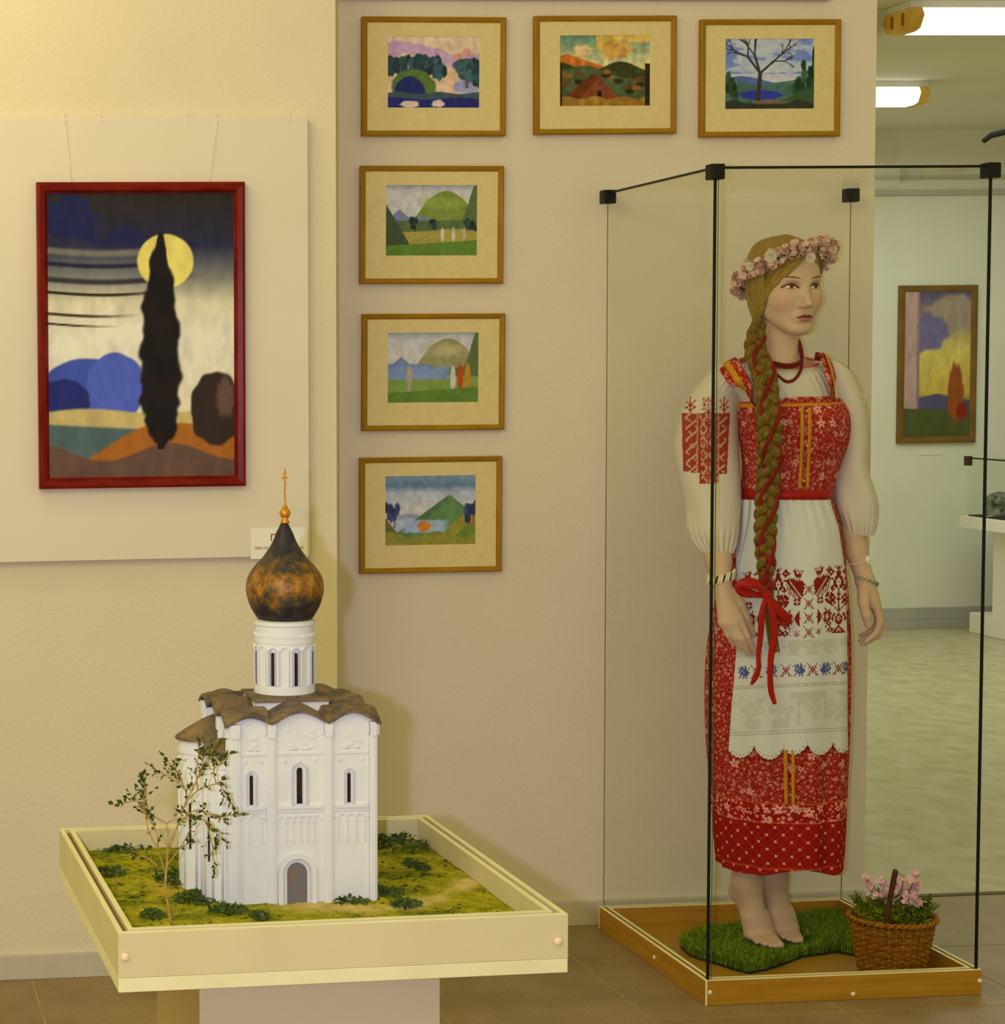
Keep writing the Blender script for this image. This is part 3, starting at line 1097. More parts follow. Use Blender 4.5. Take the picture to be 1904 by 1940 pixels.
# ------------------------------------------------------------------ lawn of the model
GZ = TZ - .036
rim = R1 + G1 + R2
n = 240
u, v = np.meshgrid(np.linspace(rim + .0008, TW - rim - .0008, n), np.linspace(rim + .0008, TW - rim - .0008, n))
hgt = .004 * fbm(u / TW, v / TW, 11, 4, 2.2) + .0018 * fbm(u / TW, v / TW, 12, 3, 12) + .0009 * fbm(u / TW, v / TW, 13, 2, 44)
V = np.stack([u, v, GZ + hgt], -1)
G0 = lambda r, g, b_: np.array(alb(r, g, b_, 'near'))
t1 = fbm(u / TW, v / TW, 21, 4, 3)[..., None]
t2 = fbm(u / TW, v / TW, 22, 5, 9)[..., None]
col = G0(146, 134, 22) * np.ones_like(V)
col = col + (G0(108, 108, 16) - col) * sst(-.1, .4, t2)
col = col + (G0(164, 138, 40) - col) * sst(.1, .6, t1)
t3 = fbm(u / TW, v / TW, 25, 3, 34)[..., None]
t4 = fbm(u / TW, v / TW, 26, 2, 60)[..., None]
col = col * (1 + .28 * t3 + .22 * t4)
col = col + (G0(52, 56, 10) - col) * sst(.42, .7, t4 + .3 * t2)
# sandy path from the right edge to the portal
ch_l = (np.array([.7315, 3.143]) - TO)
pth = np.abs(v - (.20 + .13 * sst(.45, .66, u) + .02 * np.sin(u * 20)))
pm = sst(.04, .005, pth + .02 * fbm(u / TW, v / TW, 23, 3, 8)) * sst(.28, .42, u)
pm = np.maximum(pm, sst(.07, .02, np.hypot(u - ch_l[0], (v - ch_l[1] + .02) * 1.6)))[..., None]
col = col + (G0(196, 164, 92) - col) * np.clip(pm * (.75 + .5 * t2), 0, 1)
col = np.clip(col, .01, .9)
Mlw = mat_attr('painted_turf', 'Col', .9, .6, 260)
me = grid_mesh('model_lawn', V, col)
bm = bmesh.new()
bm.from_mesh(me)
bmesh.ops.recalc_face_normals(bm, faces=bm.faces[:])
for f_ in bm.faces:
    if f_.normal.z < 0:
        f_.normal_flip()
ext = bmesh.ops.extrude_face_region(bm, geom=[e_ for e_ in bm.edges if e_.is_boundary])
for vtx in [g for g in ext['geom'] if isinstance(g, bmesh.types.BMVert)]:
    vtx.co.z = TZ - TH + HB + .0005
bm.to_mesh(me)
bm.free()
lawn = link('model_lawn', me, Mlw, None, (TO[0], TO[1], 0), (0, 0, TA))
tag(lawn, 'mossy green miniature lawn with a sandy path filling the table tray', 'model lawn')

M_moss = mat_var('dried_moss', alb(48, 66, 22, 'near'), alb(84, 92, 40, 'near'), 60, .9)


def leaf_patch(rs, n, rx, ry, h, s):
    mbx = MB()
    for i in range(n):
        a, r = rs.rand() * 6.28, rs.rand() ** .6
        c = np.array([rx * r * math.cos(a), ry * r * math.sin(a), h * rs.rand() * (1 - r * .6)])
        d1 = rs.randn(3) * (1, 1, .5)
        d1 /= np.linalg.norm(d1)
        d2 = np.cross(d1, rs.randn(3))
        d2 /= np.linalg.norm(d2)
        L, W = s * rs.uniform(.6, 1.5), s * rs.uniform(.3, .7)
        mid = np.cross(d1, d2) * L * .25
        mbx.add([c - d1 * L, c - d2 * W + mid, c + d1 * L, c + d2 * W + mid], [(0, 1, 2), (0, 2, 3)])
    return mbx


moss = [(757, 1600, 54, 17, 'moss patch on the lawn behind the church, right rear corner of the tray'),
        (790, 1640, 22, 12, 'small moss tuft on the lawn right of the church, before the sandy path'),
        (735, 1690, 30, 12, 'moss tuft at the right foot of the white church model'),
        (665, 1705, 34, 8, 'moss strip along the church wall right of the portal'),
        (770, 1712, 30, 8, 'thin moss strip on the lawn right of the church, near the front rail'),
        (236, 1606, 54, 6, 'moss strip along the rear left edge of the lawn'),
        (210, 1650, 34, 9, 'moss tuft by the left rail of the tray'),
        (330, 1665, 40, 16, 'moss clump behind the trunk of the miniature tree'),
        (365, 1640, 20, 22, 'dark moss clump against the apse of the church model'),
        (370, 1700, 46, 14, 'largest moss clump, at the left front foot of the church'),
        (430, 1722, 40, 10, 'moss strip before the left corner of the church front'),
        (490, 1735, 20, 7, 'moss tuft on the lawn left of the portal, close to the front rail'),
        (290, 1732, 26, 9, 'moss tuft left of the tree trunk, close to the front rail')]
for i, (px, py, sx, sy, lab) in enumerate(moss):
    rs = np.random.RandomState(100 + i)
    q = atz(px, py, GZ + .004)
    Y = q[1]
    rx = sx / 3794 * Y
    ry = sy / 3794 * Y / (((1.53 - GZ) / Y))
    o = obj('moss_clump', leaf_patch(rs, int(50 + sx * sy * .16), rx, ry, .011 + .012 * (sy > 14), .0058), M_moss, loc=(q[0], q[1], GZ + .0015))
    tag(o, lab, 'moss', 'moss clumps on the model lawn')

# ------------------------------------------------------------------ church model
CX0, CX1, CY0 = .6106, .8523, 3.143
CWD, CDP = CX1 - CX0, .258
ch = empty('church_model', ((CX0 + CX1) / 2, CY0 + CDP / 2, GZ - .002), -.02)
M_white = mat_var('white_model_paint', (.77, .78, .84), (.73, .74, .80), 25, .75, bumpS=.25, bumpscale=140, bdist=.0012)
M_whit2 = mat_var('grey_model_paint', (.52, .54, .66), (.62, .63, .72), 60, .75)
m, nt, b = base_mat('rusted_roof', (.1, .06, .03), .55, .1, .4)
v_ = texco(nt)
n1 = noise(nt, v_, 22, 5, .6)
n2 = noise(nt, v_, 120, 4, .6)
ad = nt.nodes.new('ShaderNodeMath')
ad.operation = 'MULTIPLY_ADD'
ad.inputs[1].default_value = .35
nt.links.new(n2.outputs[0], ad.inputs[0])
sc_ = nt.nodes.new('ShaderNodeMath')
sc_.operation = 'MULTIPLY'
sc_.inputs[1].default_value = .72
nt.links.new(n1.outputs[0], sc_.inputs[0])
nt.links.new(sc_.outputs[0], ad.inputs[2])
nt.links.new(ramp(nt, ad.outputs[0], [(.42, alb(62, 50, 46, 'near')), (.54, alb(96, 78, 58, 'near')), (.64, alb(122, 92, 56, 'near')), (.76, alb(150, 102, 48, 'near'))]), b.inputs['Base Color'])
bump(nt, b, n2.outputs[0], .4, .0015)
M_roof = m
M_pane = mat_var('dark_pane', (.015, .012, .02), (.05, .02, .015), 70, .4)
M_gold = base_mat('gold_paint', alb(190, 125, 40, 'near'), .35, .5)[0]
M_door = mat_var('church_door_paint', alb(100, 98, 98, 'near'), alb(120, 92, 74, 'near'), 40, .6)
HW, HD = CWD / 2, CDP / 2


def zf(py, px=580):       # height above the model ground of a picture row on the front face
    return aty(px, py, CY0)[2] - (GZ - .002)


ZV = zf(1368)            # roof valley
# bays (along the facade, 0 = centre)
bays_f = [(-.0955, .024, .0105, -.098), ]


def fx(px):
    return aty(px, 1550, CY0)[0] - (CX0 + CX1) / 2


BF = [(fx(460), fx(509), .012), (fx(527), fx(617), .0185), (fx(634), fx(703), .0165)]
HWf = HW - .002


def wave(s, bays, half):
    """roof line above valley for a facade coordinate s"""
    edges = [-half] + [(bays[0][1] + bays[1][0]) / 2, (bays[1][1] + bays[2][0]) / 2] + [half]
    out = np.zeros_like(s)
    for k in range(3):
        a, b2 = edges[k], edges[k + 1]
        t = np.clip((s - a) / (b2 - a), 0, 1)
        inn = (s >= a) & (s <= b2)
        out = np.where(inn, bays[k][2] * np.sin(PI * t) ** 1.25, out)
    return out


BS = [(-HD + .018, -.048, .014), (-.034, .040, .0175), (.054, HD - .018, .012)]
body = obj('body', MB().box((-HW + .006, -HD + .006, 0), (HW - .006, HD - .006, ZV + .002)), M_white, ch)


def arch(cx, z0, zs, hw, n=14):
    """outline from lower left, up, round arch, down"""
    pts = [(cx - hw, z0), (cx - hw, zs)]
    for i in range(1, n):
        a = PI - PI * i / n
        pts.append((cx + hw * math.cos(a), zs + hw * math.sin(a)))
    pts += [(cx + hw, zs), (cx + hw, z0)]
    return pts


def arch_ring(cx, z0, zs, hw, w, y0, y1):
    o = arch(cx, z0, zs, hw)
    i = arch(cx, z0, zs, hw - w)
    k = len(o)
    vs = [(p, y0, q) for p, q in o] + [(p, y0, q) for p, q in i] + [(p, y1, q) for p, q in o] + [(p, y1, q) for p, q in i]
    fs = []
    for j in range(k - 1):
        fs += [(j, j + 1, k + j + 1, k + j), (2 * k + j, 3 * k + j, 3 * k + j + 1, 2 * k + j + 1), (j, 2 * k + j, 2 * k + j + 1, j + 1), (k + j, k + j + 1, 3 * k + j + 1, 3 * k + j)]
    fs += [(0, k, 3 * k, 2 * k), (k - 1, 3 * k - 1, 4 * k - 1, 2 * k - 1)]
    return MB().add(vs, fs)


def facade(root, half, nrm, bays, detail):
    """facade in local x (along) and -y (outwards); face plane y=0"""
    s = np.linspace(-half + .004, half - .004, 90)
    top = ZV - .002 + wave(s, bays, half)
    poly = [(-half + .004, 0), (half - .004, 0)] + list(zip(s[::-1], top[::-1]))
    obj('facade_wall', MB().prism(poly, 'y', .004, .012), M_white, root)
    edges = [(-half, bays[0][0]), (bays[0][1], bays[1][0]), (bays[1][1], bays[2][0]), (bays[2][1], half)]
    for k, (a, b2) in enumerate(edges):
        p = obj('pilaster', MB().box((a, -.0005, 0), (b2, .006, ZV - .024), .0006), M_white, root)
        obj('shaft', MB().box((a + (b2 - a) * .25, -.0025, 0), (b2 - (b2 - a) * .25, .004, ZV - .024), .0005), M_white, p)
        cw = (b2 - a) / 2
        c = (a + b2) / 2
        zc = ZV - .024
        poly = [(c - cw * .75, zc), (c + cw * .75, zc), (c + cw * .95, zc + .020), (c + cw * .7, zc + .0225), (c - cw * .7, zc + .0225), (c - cw * .95, zc + .020)]
        obj('capital', MB().prism(poly, 'y', -.0048, .006), M_white, root)
    for k, (a, b2, hh) in enumerate(bays):
        c, hw = (a + b2) / 2, (b2 - a) / 2
        # archivolt
        ss = np.linspace(0, PI, 20)
        zt_ = ZV + hh - .011
        outp = [(c + hw * math.cos(t), (ZV - .022) + (zt_ - ZV + .022) * math.sin(t) ** .8 + .005) for t in ss]
        inp = [(c + (hw - .0035) * math.cos(t), (ZV - .022) + (zt_ - ZV + .022) * math.sin(t) ** .8) for t in ss]
        kk = len(outp)
        vs = [(p, .0018, q) for p, q in outp] + [(p, .0018, q) for p, q in inp] + [(p, .006, q) for p, q in outp] + [(p, .006, q) for p, q in inp]
        fs = []
        for j in range(kk - 1):
            fs += [(j, j + 1, kk + j + 1, kk + j), (j, 2 * kk + j, 2 * kk + j + 1, j + 1), (kk + j, kk + j + 1, 3 * kk + j + 1, 3 * kk + j)]
        obj('archivolt', MB().add(vs, fs), M_white, root)
        if not detail:
            continue
        zl = zf(1428)
        obj('string_course', MB().box((a + .002, .0022, zl - .002), (b2 - .002, .006, zl + .002), .0005), M_white, root)
        # relief in the tympanum
        rs = np.random.RandomState(k + 3)
        rel = MB()
        for t in range(5 if k != 1 else 9):
            w_ = hw * .55
            rel.ball((c + rs.uniform(-w_, w_), .0044, zl + .010 + rs.uniform(0, .018 + .012 * (k == 1))), .0036 + .003 * rs.rand(), 10, 6, (1.3, .2, .9))
        rel.box((c - hw * .45, .0028, zl + .006), (c - hw * .1, .005, zl + .0085)).box((c + hw * .1, .0028, zl + .006), (c + hw * .45, .005, zl + .0085))
        obj('relief', rel, M_white, root, True)
        for t in (-.62, 0, .62):
            if k != 1 and t == 0:
                continue
            obj('mask_corbel', MB().ball((c + hw * t, .0035, zl - .012), .0027, 8, 6, (1, .6, 1.2)), M_white, root, True)
        # window
        big = k == 1
        zb, ztop = zf(1524), zf(1445 if big else 1458)
        whw = .0135 if big else .0085
        cxw = c - (.0 if big else .003)
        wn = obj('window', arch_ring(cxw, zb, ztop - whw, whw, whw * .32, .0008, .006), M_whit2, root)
        obj('reveal', arch_ring(cxw, zb, ztop - whw, whw * .70, whw * .28, .0022, .006), M_white, wn)
        phw = whw * .33
        obj('pane', MB().prism(arch(cxw - .0005, zb + .001, ztop - .006 - phw - .002, phw), 'y', .0031, .006), M_pane, wn)
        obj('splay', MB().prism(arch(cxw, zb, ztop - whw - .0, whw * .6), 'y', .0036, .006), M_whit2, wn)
        zs = zf(1527)
        obj('sill', MB().box((a + .003, .0, zs - .0045), (b2 - .003, .006, zs + .001), .0008).box((a + .001, .0015, zs - .010), (b2 - .001, .006, zs - .0075), .0005), M_white, root)
        # blind arcade
        za, zbt = zf(1553), zf(1592)
        nc = {0: 2, 1: 5, 2: 4}[k]
        xs = np.linspace(a + .008 if k else a + .013, b2 - .008, nc)
        if k == 1:
            xs = np.linspace(a + .016, b2 - .016, nc)
        st = xs[1] - xs[0]
        allx = [xs[0] - st] + list(xs) + [xs[-1] + st]
        for j in range(len(allx) - 1):
            lx, rx = max(allx[j], a + .001), min(allx[j + 1], b2 - .001)
            if rx - lx < .004:
                continue
            obj('blind_arch', arch_ring((lx + rx) / 2, za - .002, za + .001, (rx - lx) / 2, .0014, .0018, .006), M_white, root)
        for x in xs:
            cc = obj('colonnette', MB().box((x - .0011, .002, zbt), (x + .0011, .006, za - .003), .0004), M_white, root)
            obj('corbel', MB().prism([(x - .0022, zbt), (x + .0022, zbt), (x, zbt - .004)], 'y', .0012, .006), M_white, cc)
            obj('corbel', MB().box((x - .002, .001, za - .004), (x + .002, .006, za - .0015)), M_white, cc)


fr = facade(ch_f := empty('front_facade', (0, -HD, 0)), HW, None, BF, True)
ch_f.parent = ch
# portal
pxc = fx(566)
zt_ = zf(1617)
for k, (hw, w_, yo) in enumerate(((fx(602) - pxc, .0075, -.0035), (fx(602) - pxc - .007, .0045, -.001), (fx(602) - pxc - .011, .0035, .0012))):
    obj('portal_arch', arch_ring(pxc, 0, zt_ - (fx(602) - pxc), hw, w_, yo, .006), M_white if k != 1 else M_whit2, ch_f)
dh = (fx(602) - pxc) - .0142
obj('door', MB().prism(arch(pxc - .0008, .001, zt_ - (fx(602) - pxc) - .001, dh), 'y', .0025, .006), M_door, ch_f)
for nm, loc, rz, half, bays, det in (('rear_facade', (0, HD, 0), PI, HW, BF, False), ('apse_facade', (-HW, 0, 0), -PI / 2, HD, BS, False), ('side_facade', (HW, 0, 0), PI / 2, HD, BS, False)):
    bb2 = bays
    if nm in ('rear_facade', 'apse_facade'):
        bb2 = [(-q, -p, hh) for p, q, hh in bays[::-1]]
    e2 = empty(nm, loc, rz)
    e2.parent = ch
    facade(e2, half, None, bb2, det)
# roof: three humps per side, groined in the corner bays
n = 150
ov = .0065
xs = np.linspace(-HW - ov, HW + ov, n)
ys = np.linspace(-HD - ov, HD + ov, n)
Xg, Yg = np.meshgrid(xs, ys)
hx = wave(np.clip(Xg, -HW + .0001, HW - .0001), BF, HW)
hy = wave(np.clip(Yg, -HD + .0001, HD - .0001), BS, HD)
ex = [(BF[0][1] + BF[1][0]) / 2, (BF[1][1] + BF[2][0]) / 2]
ey = [(BS[0][1] + BS[1][0]) / 2, (BS[1][1] + BS[2][0]) / 2]
midx = sst(ex[0] - .002, ex[0] + .002, Xg) * sst(ex[1] + .002, ex[1] - .002, Xg)
midy = sst(ey[0] - .002, ey[0] + .002, Yg) * sst(ey[1] + .002, ey[1] - .002, Yg)
hh = np.maximum(hx * np.where(midx > .5, 1 - midy * .0, 1 - midy), hy * np.where(midy > .5, 1, 1 - midx))
hh = np.where((midx > .5) & (midy > .5), np.maximum(hx, hy), hh)
drop = -.0035 * (np.maximum(0, np.abs(Xg) - HW + .006) / .012 + np.maximum(0, np.abs(Yg) - HD + .006) / .012)
Zt = ZV + .0055 + hh + drop
Vt = np.stack([Xg, Yg, Zt], -1)
Vb = Vt.copy()
Vb[..., 2] -= .0048
mt = grid_mesh('roof', Vt)
idx = np.arange(n * n).reshape(n, n)
q = np.stack([idx[:-1, :-1], idx[:-1, 1:], idx[1:, 1:], idx[1:, :-1]], -1).reshape(-1, 4)
bd = np.concatenate([idx[0, :-1], idx[:-1, -1], idx[-1, :0:-1], idx[:0:-1, 0]])
bd2 = np.roll(bd, -1)
N = n * n
Q = np.concatenate([q, q[:, ::-1] + N, np.stack([bd, bd + N, bd2 + N, bd2], -1)])
me = quads_mesh('roof', np.concatenate([Vt.reshape(-1, 3), Vb.reshape(-1, 3)]), Q)
me.set_sharp_from_angle(angle=math.radians(50))
link('roof', me, M_roof, ch)
# block and drum
zb0, zb1 = ZV - .004, aty(560, 1326, CY0 + HD - .066)[2] - (GZ - .002) - .004
bk = obj('drum_block', MB().box((-.062, -.062, zb0), (.058, .058, zb1), .0008), M_white, ch)
obj('block_roof', MB().box((-.066, -.066, zb1), (.062, .062, zb1 + .004), .0015).lathe([(.060, zb1 + .004), (.05, zb1 + .009)], 40, (-.002, 0, 0)), M_roof, bk)
dx = -.003
DR = .0492
zd0, zd1 = zb1 + .004, aty(541, 1172, CY0 + HD)[2] - (GZ - .002)
dz = zd1 - zd0
prof = [(DR + .0015, zd0), (DR + .0015, zd0 + .019), (DR - .0006, zd0 + .0195), (DR - .0006, zd0 + dz * .70), (DR + .0008, zd0 + dz * .705), (DR + .0008, zd0 + dz * .78), (DR - .0002, zd0 + dz * .785),
        (DR - .0002, zd0 + dz * .93), (DR + .0022, zd0 + dz * .94), (DR + .0022, zd0 + dz * .985), (DR - .003, zd1)]
dr = obj('drum', MB().lathe(prof, 64, (dx, 0, 0)), M_white, ch, auto=35)


def on_drum(mbx, ang, r):
    """bend a flat xz shape (y outward negative) onto the drum at angle ang (0 = towards -y)"""
    out = []
    for x, y, z in mbx.v:
        a = ang + x / r
        rr = r - y
        out.append((dx + rr * math.sin(a), -rr * math.cos(a), z))
    mbx.v = out
    return mbx


for k in range(8):
    a = math.radians(11 + 45 * k)
    z0_, zs_ = zd0 + .0195, zd0 + dz * .66
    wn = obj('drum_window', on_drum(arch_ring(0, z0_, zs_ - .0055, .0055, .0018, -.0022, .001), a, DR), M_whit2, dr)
    obj('pane', on_drum(MB().prism(arch(0, z0_ + .0005, zs_ - .0105, .0024), 'y', -.0012, .001), a, DR), M_pane, wn)
    for sx in (-.0088, .0088):
        obj('half_column', on_drum(MB().box((sx - .0018, -.0026, z0_), (sx + .0018, .001, zs_ - .005), .0005).box((sx - .0028, -.0034, zs_ - .0065), (sx + .0028, .001, zs_ - .0035), .0004), a, DR), M_white, wn)
    obj('blind_panel', on_drum(arch_ring(0, z0_, zs_ - .0055, .0075, .0014, -.0022, .001), a + math.radians(22.5), DR), M_white, dr)
zz = MB()
for k in range(40):
    a = 2 * PI * k / 40
    zz = on_drum(MB().prism([(-.0035, zd0 + dz * .785), (.0035, zd0 + dz * .785), (0, zd0 + dz * .83)], 'y', -.0014, .001), a, DR)
    if k == 0:
        acc = MB()
    acc.add(zz.v, zz.f)
obj('zigzag_band', acc, M_white, dr)
# onion dome
ppm = 1 / 1118.
prof = []
zc_ = lambda py: aty(541, py, CY0 + HD)[2] - (GZ - .002)
for rpx, py in ((47, 1174), (52, 1169), (59, 1158), (65.5, 1145), (70, 1130), (72.3, 1116), (71.5, 1104), (68.5, 1092), (62.5, 1081), (53, 1069), (42, 1057), (33, 1045), (25.5, 1033), (20, 1021), (15.5, 1009), (11, 1000), (6.5, 991)):
    prof.append((rpx * ppm, zc_(py)))
pr2 = catmull([(r, z, 0) for r, z in prof], 60)
m, nt, b = base_mat('patinated_dome', (.1, .06, .03), .5, .1, .4)
tcz = texco(nt)
sp_ = nt.nodes.new('ShaderNodeSeparateXYZ')
nt.links.new(tcz, sp_.inputs[0])
n1 = noise(nt, tcz, 44, 8, .72)
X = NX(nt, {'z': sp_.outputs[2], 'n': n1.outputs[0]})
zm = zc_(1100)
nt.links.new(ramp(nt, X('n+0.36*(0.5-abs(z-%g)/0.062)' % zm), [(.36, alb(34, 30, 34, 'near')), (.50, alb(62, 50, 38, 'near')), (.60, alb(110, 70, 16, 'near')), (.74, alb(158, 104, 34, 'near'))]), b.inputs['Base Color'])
n2 = noise(nt, tcz, 150, 3)
bump(nt, b, n2.outputs[0], .4, .0015)
dome = obj('dome', MB().lathe([(max(p[0], .0005), p[1]) for p in pr2], 64, (dx + .001, 0, 0)), m, ch, True)
zb_ = zc_(972)
fn = obj('finial', MB().lathe([(.0075, zc_(991)), (.0078, zc_(989)), (.0045, zc_(984)), (.0065, zc_(981)), (.003, zc_(979))], 20, (dx + .002, 0, 0)).ball((dx + .002, 0, zb_), .0093, 20, 14).lathe([(.0042, zb_ + .008), (.0036, zb_ + .013), (.0018, zb_ + .0135)], 16, (dx + .002, 0, 0)), M_gold, ch, True)
zcr = zc_(905)
wob = [(dx + .002 + .0007 * math.sin(i * 1.7), 0, zb_ + .012 + (zc_(888) - zb_ - .012) * i / 8) for i in range(9)]
obj('cross', MB().tube(wob, [.0016] * 9, 8).box((dx - .0035, -.0012, zcr - .0012), (dx + .0075, .0012, zcr + .0016), .0005).box((dx - .001, -.001, zc_(897) - .001), (dx + .005, .001, zc_(897) + .001), .0004), M_gold, fn)


# apses on the left side
def apse(yc, R, depth, zeave, zapex, name):
    e2 = empty(name, (-HW, yc, 0))
    e2.parent = ch
    k = depth / R

    def half(prof, nn=28):
        mbx = MB()
        mbx.lathe(prof, nn, (0, 0, 0), PI / 2, 3 * PI / 2)
        mbx.v = [(x * k, y, z) for x, y, z in mbx.v]
        return mbx
    obj('apse_wall', half([(R, 0), (R, zeave * .9), (R + .0015, zeave * .905), (R + .0015, zeave * .93), (R, zeave * .935), (R, zeave)]), M_white, e2, auto=35)
    # conch roof: from the apex on the wall to the eaves
    n1_, n2_ = 12, 28
    V = np.zeros((n1_ + 1, n2_ + 1, 3))
    for i in range(n1_ + 1):
        t = i / n1_
        for j in range(n2_ + 1):
            a = PI / 2 + PI * j / n2_
            rr = (R + .006) * t
            V[i, j] = (rr * math.cos(a) * (depth + .006) / (R + .006), rr * math.sin(a), zapex + (zeave + .002 - zapex) * t ** 1.25)
    Vb = V.copy()
    Vb[..., 2] -= .004
    A = V.reshape(-1, 3)
    B_ = Vb.reshape(-1, 3)
    idx = np.arange(len(A)).reshape(n1_ + 1, n2_ + 1)
    q = np.stack([idx[:-1, :-1], idx[:-1, 1:], idx[1:, 1:], idx[1:, :-1]], -1).reshape(-1, 4)
    rimq = np.stack([idx[-1, :-1], idx[-1, 1:], idx[-1, 1:] + len(A), idx[-1, :-1] + len(A)], -1)
    me = quads_mesh('apse_roof', np.concatenate([A, B_]), np.concatenate([q, q[:, ::-1] + len(A), rimq]))
    me.set_sharp_from_angle(angle=math.radians(50))
    link('apse_roof', me, M_roof, e2)
    for j in range(7):
        a = PI / 2 + PI * (j + .5) / 7
        x, y = R * math.cos(a) * k, R * math.sin(a)
        obj('half_column', MB().tube([(x, y, 0), (x, y, zeave * .86)], .0021, 8).ball((x, y, zeave * .865), .0034, 8, 6), M_white, e2, True)
        a2 = PI / 2 + PI * (j + 1) / 7
        if j < 6 and j % 2 == 0:
            x, y = (R - .0008) * math.cos(a2) * k, (R - .0008) * math.sin(a2)
            obj('slit_window', MB().box((x - .0022, y - .0022, zeave * .28), (x + .0022, y + .0022, zeave * .58), .0008), M_pane, e2)


gz0 = GZ - .002
za1 = aty(395, 1424, CY0 + .05)[2] - gz0
zp1 = aty(432, 1397, CY0 + .05)[2] - gz0
za2 = aty(350, 1397, CY0 + .135)[2] - gz0
zp2 = aty(410, 1352, CY0 + .135)[2] - gz0
apse(-HD + .050, .036, .036, za1, zp1, 'side_apse')
apse(-.0 + .005, .044, .060, za2, zp2, 'middle_apse')
apse(HD - .042, .036, .036, za1, zp1, 'side_apse')
tag(ch, 'white miniature church model with rusty wavy roof and onion dome', 'church model')

# ------------------------------------------------------------------ miniature tree
tq = atz(325, 1752, GZ)
tr = empty('miniature_tree', (tq[0], tq[1], GZ - .001))
M_twig = mat_var('dry_twig', alb(150, 112, 52, 'near'), alb(176, 138, 74, 'near'), 60, .8)
M_leaf = mat_var('dry_green_leaf', alb(46, 58, 16, 'near'), alb(72, 82, 28, 'near'), 80, .8)
rs = np.random.RandomState(12)
tw, lf = MB(), MB()
TB = np.array([tq[0], tq[1], GZ])


def tp(px, py, dy=0.):
    return aty(px, py, tq[1] + dy) - np.array([tq[0], tq[1], GZ - .001])


def sprig(p, d, L, n=5):
    """a leafy twig end"""
    d = np.array(d, float)
    d /= np.linalg.norm(d)
    pts = [p + d * L * i / 4 + rs.randn(3) * L * .03 for i in range(5)]
    tw.tube(pts, [.0006, .0005, .0005, .0004, .0003], 5)
    for i in range(n):
        b0 = pts[1 + i % 4]
        e1 = d + rs.randn(3) * .55
        e1 /= np.linalg.norm(e1)
        l = L * rs.uniform(.32, .6)
        s = np.cross(e1, rs.randn(3))
        s /= np.linalg.norm(s)
        w_ = l * rs.uniform(.2, .36)
        lf.add([b0, b0 + e1 * l * .5 + s * w_, b0 + e1 * l, b0 + e1 * l * .5 - s * w_], [(0, 1, 2, 3)])


main = [[(325, 1752, 0), (314, 1685, 0), (316, 1640, .0), (322, 1600, .01), (338, 1560, .01), (352, 1520, .0), (372, 1480, .0), (395, 1440, .0)],
        [(314, 1655, 0), (300, 1610, -.01), (298, 1580, -.02), (280, 1548, -.02), (262, 1520, -.02), (240, 1520, -.03)],
        [(316, 1640, 0), (318, 1580, .01), (316, 1560, .02), (340, 1552, .02), (390, 1555, .01), (415, 1580, .0)],
        [(350, 1525, 0), (352, 1500, .01), (330, 1478, .01), (308, 1465, .02)],
        [(352, 1520, 0), (375, 1498, -.01), (410, 1485, -.02), (425, 1500, -.02)],
        [(338, 1560, 0), (370, 1535, -.01), (400, 1545, -.02), (425, 1545, -.02)],
        [(372, 1480, 0), (385, 1450, .01), (402, 1425, .02)], [(300, 1610, -.01), (282, 1575, .0), (274, 1530, .01), (277, 1500, .01), (276, 1490, .01)],
        [(316, 1560, .02), (290, 1545, .03), (280, 1530, .03)], [(298, 1640, 0), (278, 1625, .02), (262, 1620, .03)],
        [(352, 1500, .0), (340, 1470, .0), (325, 1450, 0)], [(375, 1498, 0), (372, 1460, .0), (376, 1430, 0)],
        [(390, 1555, .01), (402, 1600, 0), (405, 1630, 0)], [(410, 1485, 0), (405, 1460, 0), (418, 1445, 0)], [(316, 1640, 0), (345, 1600, -.02), (366, 1560, -.03)]]
for k, pth in enumerate(main):
    P_ = catmull([tp(*p) for p in pth], 6 * len(pth))
    r0, r1 = (.0022, .0008) if k == 0 else (.0013, .0006)
    tw.tube(P_, list(np.linspace(r0, r1, len(P_))), 6)
    ln = len(P_)
    for i in range(int(ln * (.55 if k in (0, 2) else .35)), ln, 2):
        d = P_[min(i + 1, ln - 1)] - P_[max(i - 1, 0)]
        dd = d / (np.linalg.norm(d) + 1e-9) + rs.randn(3) * .75 + np.array([0, 0, .3])
        sprig(P_[i], dd, rs.uniform(.012, .024), 4 if k != 9 else 2)
    sprig(P_[-1], P_[-1] - P_[-3], .024, 7)
obj('twigs', tw, M_twig, tr, True)
o = obj('leaves', lf, M_leaf, tr)
o['kind'] = 'stuff'
tag(tr, 'spindly dried-twig miniature tree with dark green leaves left of the church', 'model tree')

# ================================================================== GLASS CASE
GX, GY, GW, GD, GH = 2.026, 4.537, .690, .676, .060
case = empty('glass_case', (GX, GY, 0))
M_bwood = mat_var('brown_laminate', alb(150, 104, 24, 'case'), alb(138, 92, 16, 'case'), 5, .4, (1, 1, 12))
M_cedge = mat_var('cream_edge_strip', alb(206, 186, 120, 'case'), alb(198, 178, 112, 'case'), 9, .45)
M_cfloor = mat_var('brown_board', alb(146, 104, 22, 'case'), alb(134, 92, 16, 'case'), 4, .35)
M_capc = base_mat('button_tan', alb(214, 176, 124, 'case'), .3)[0]


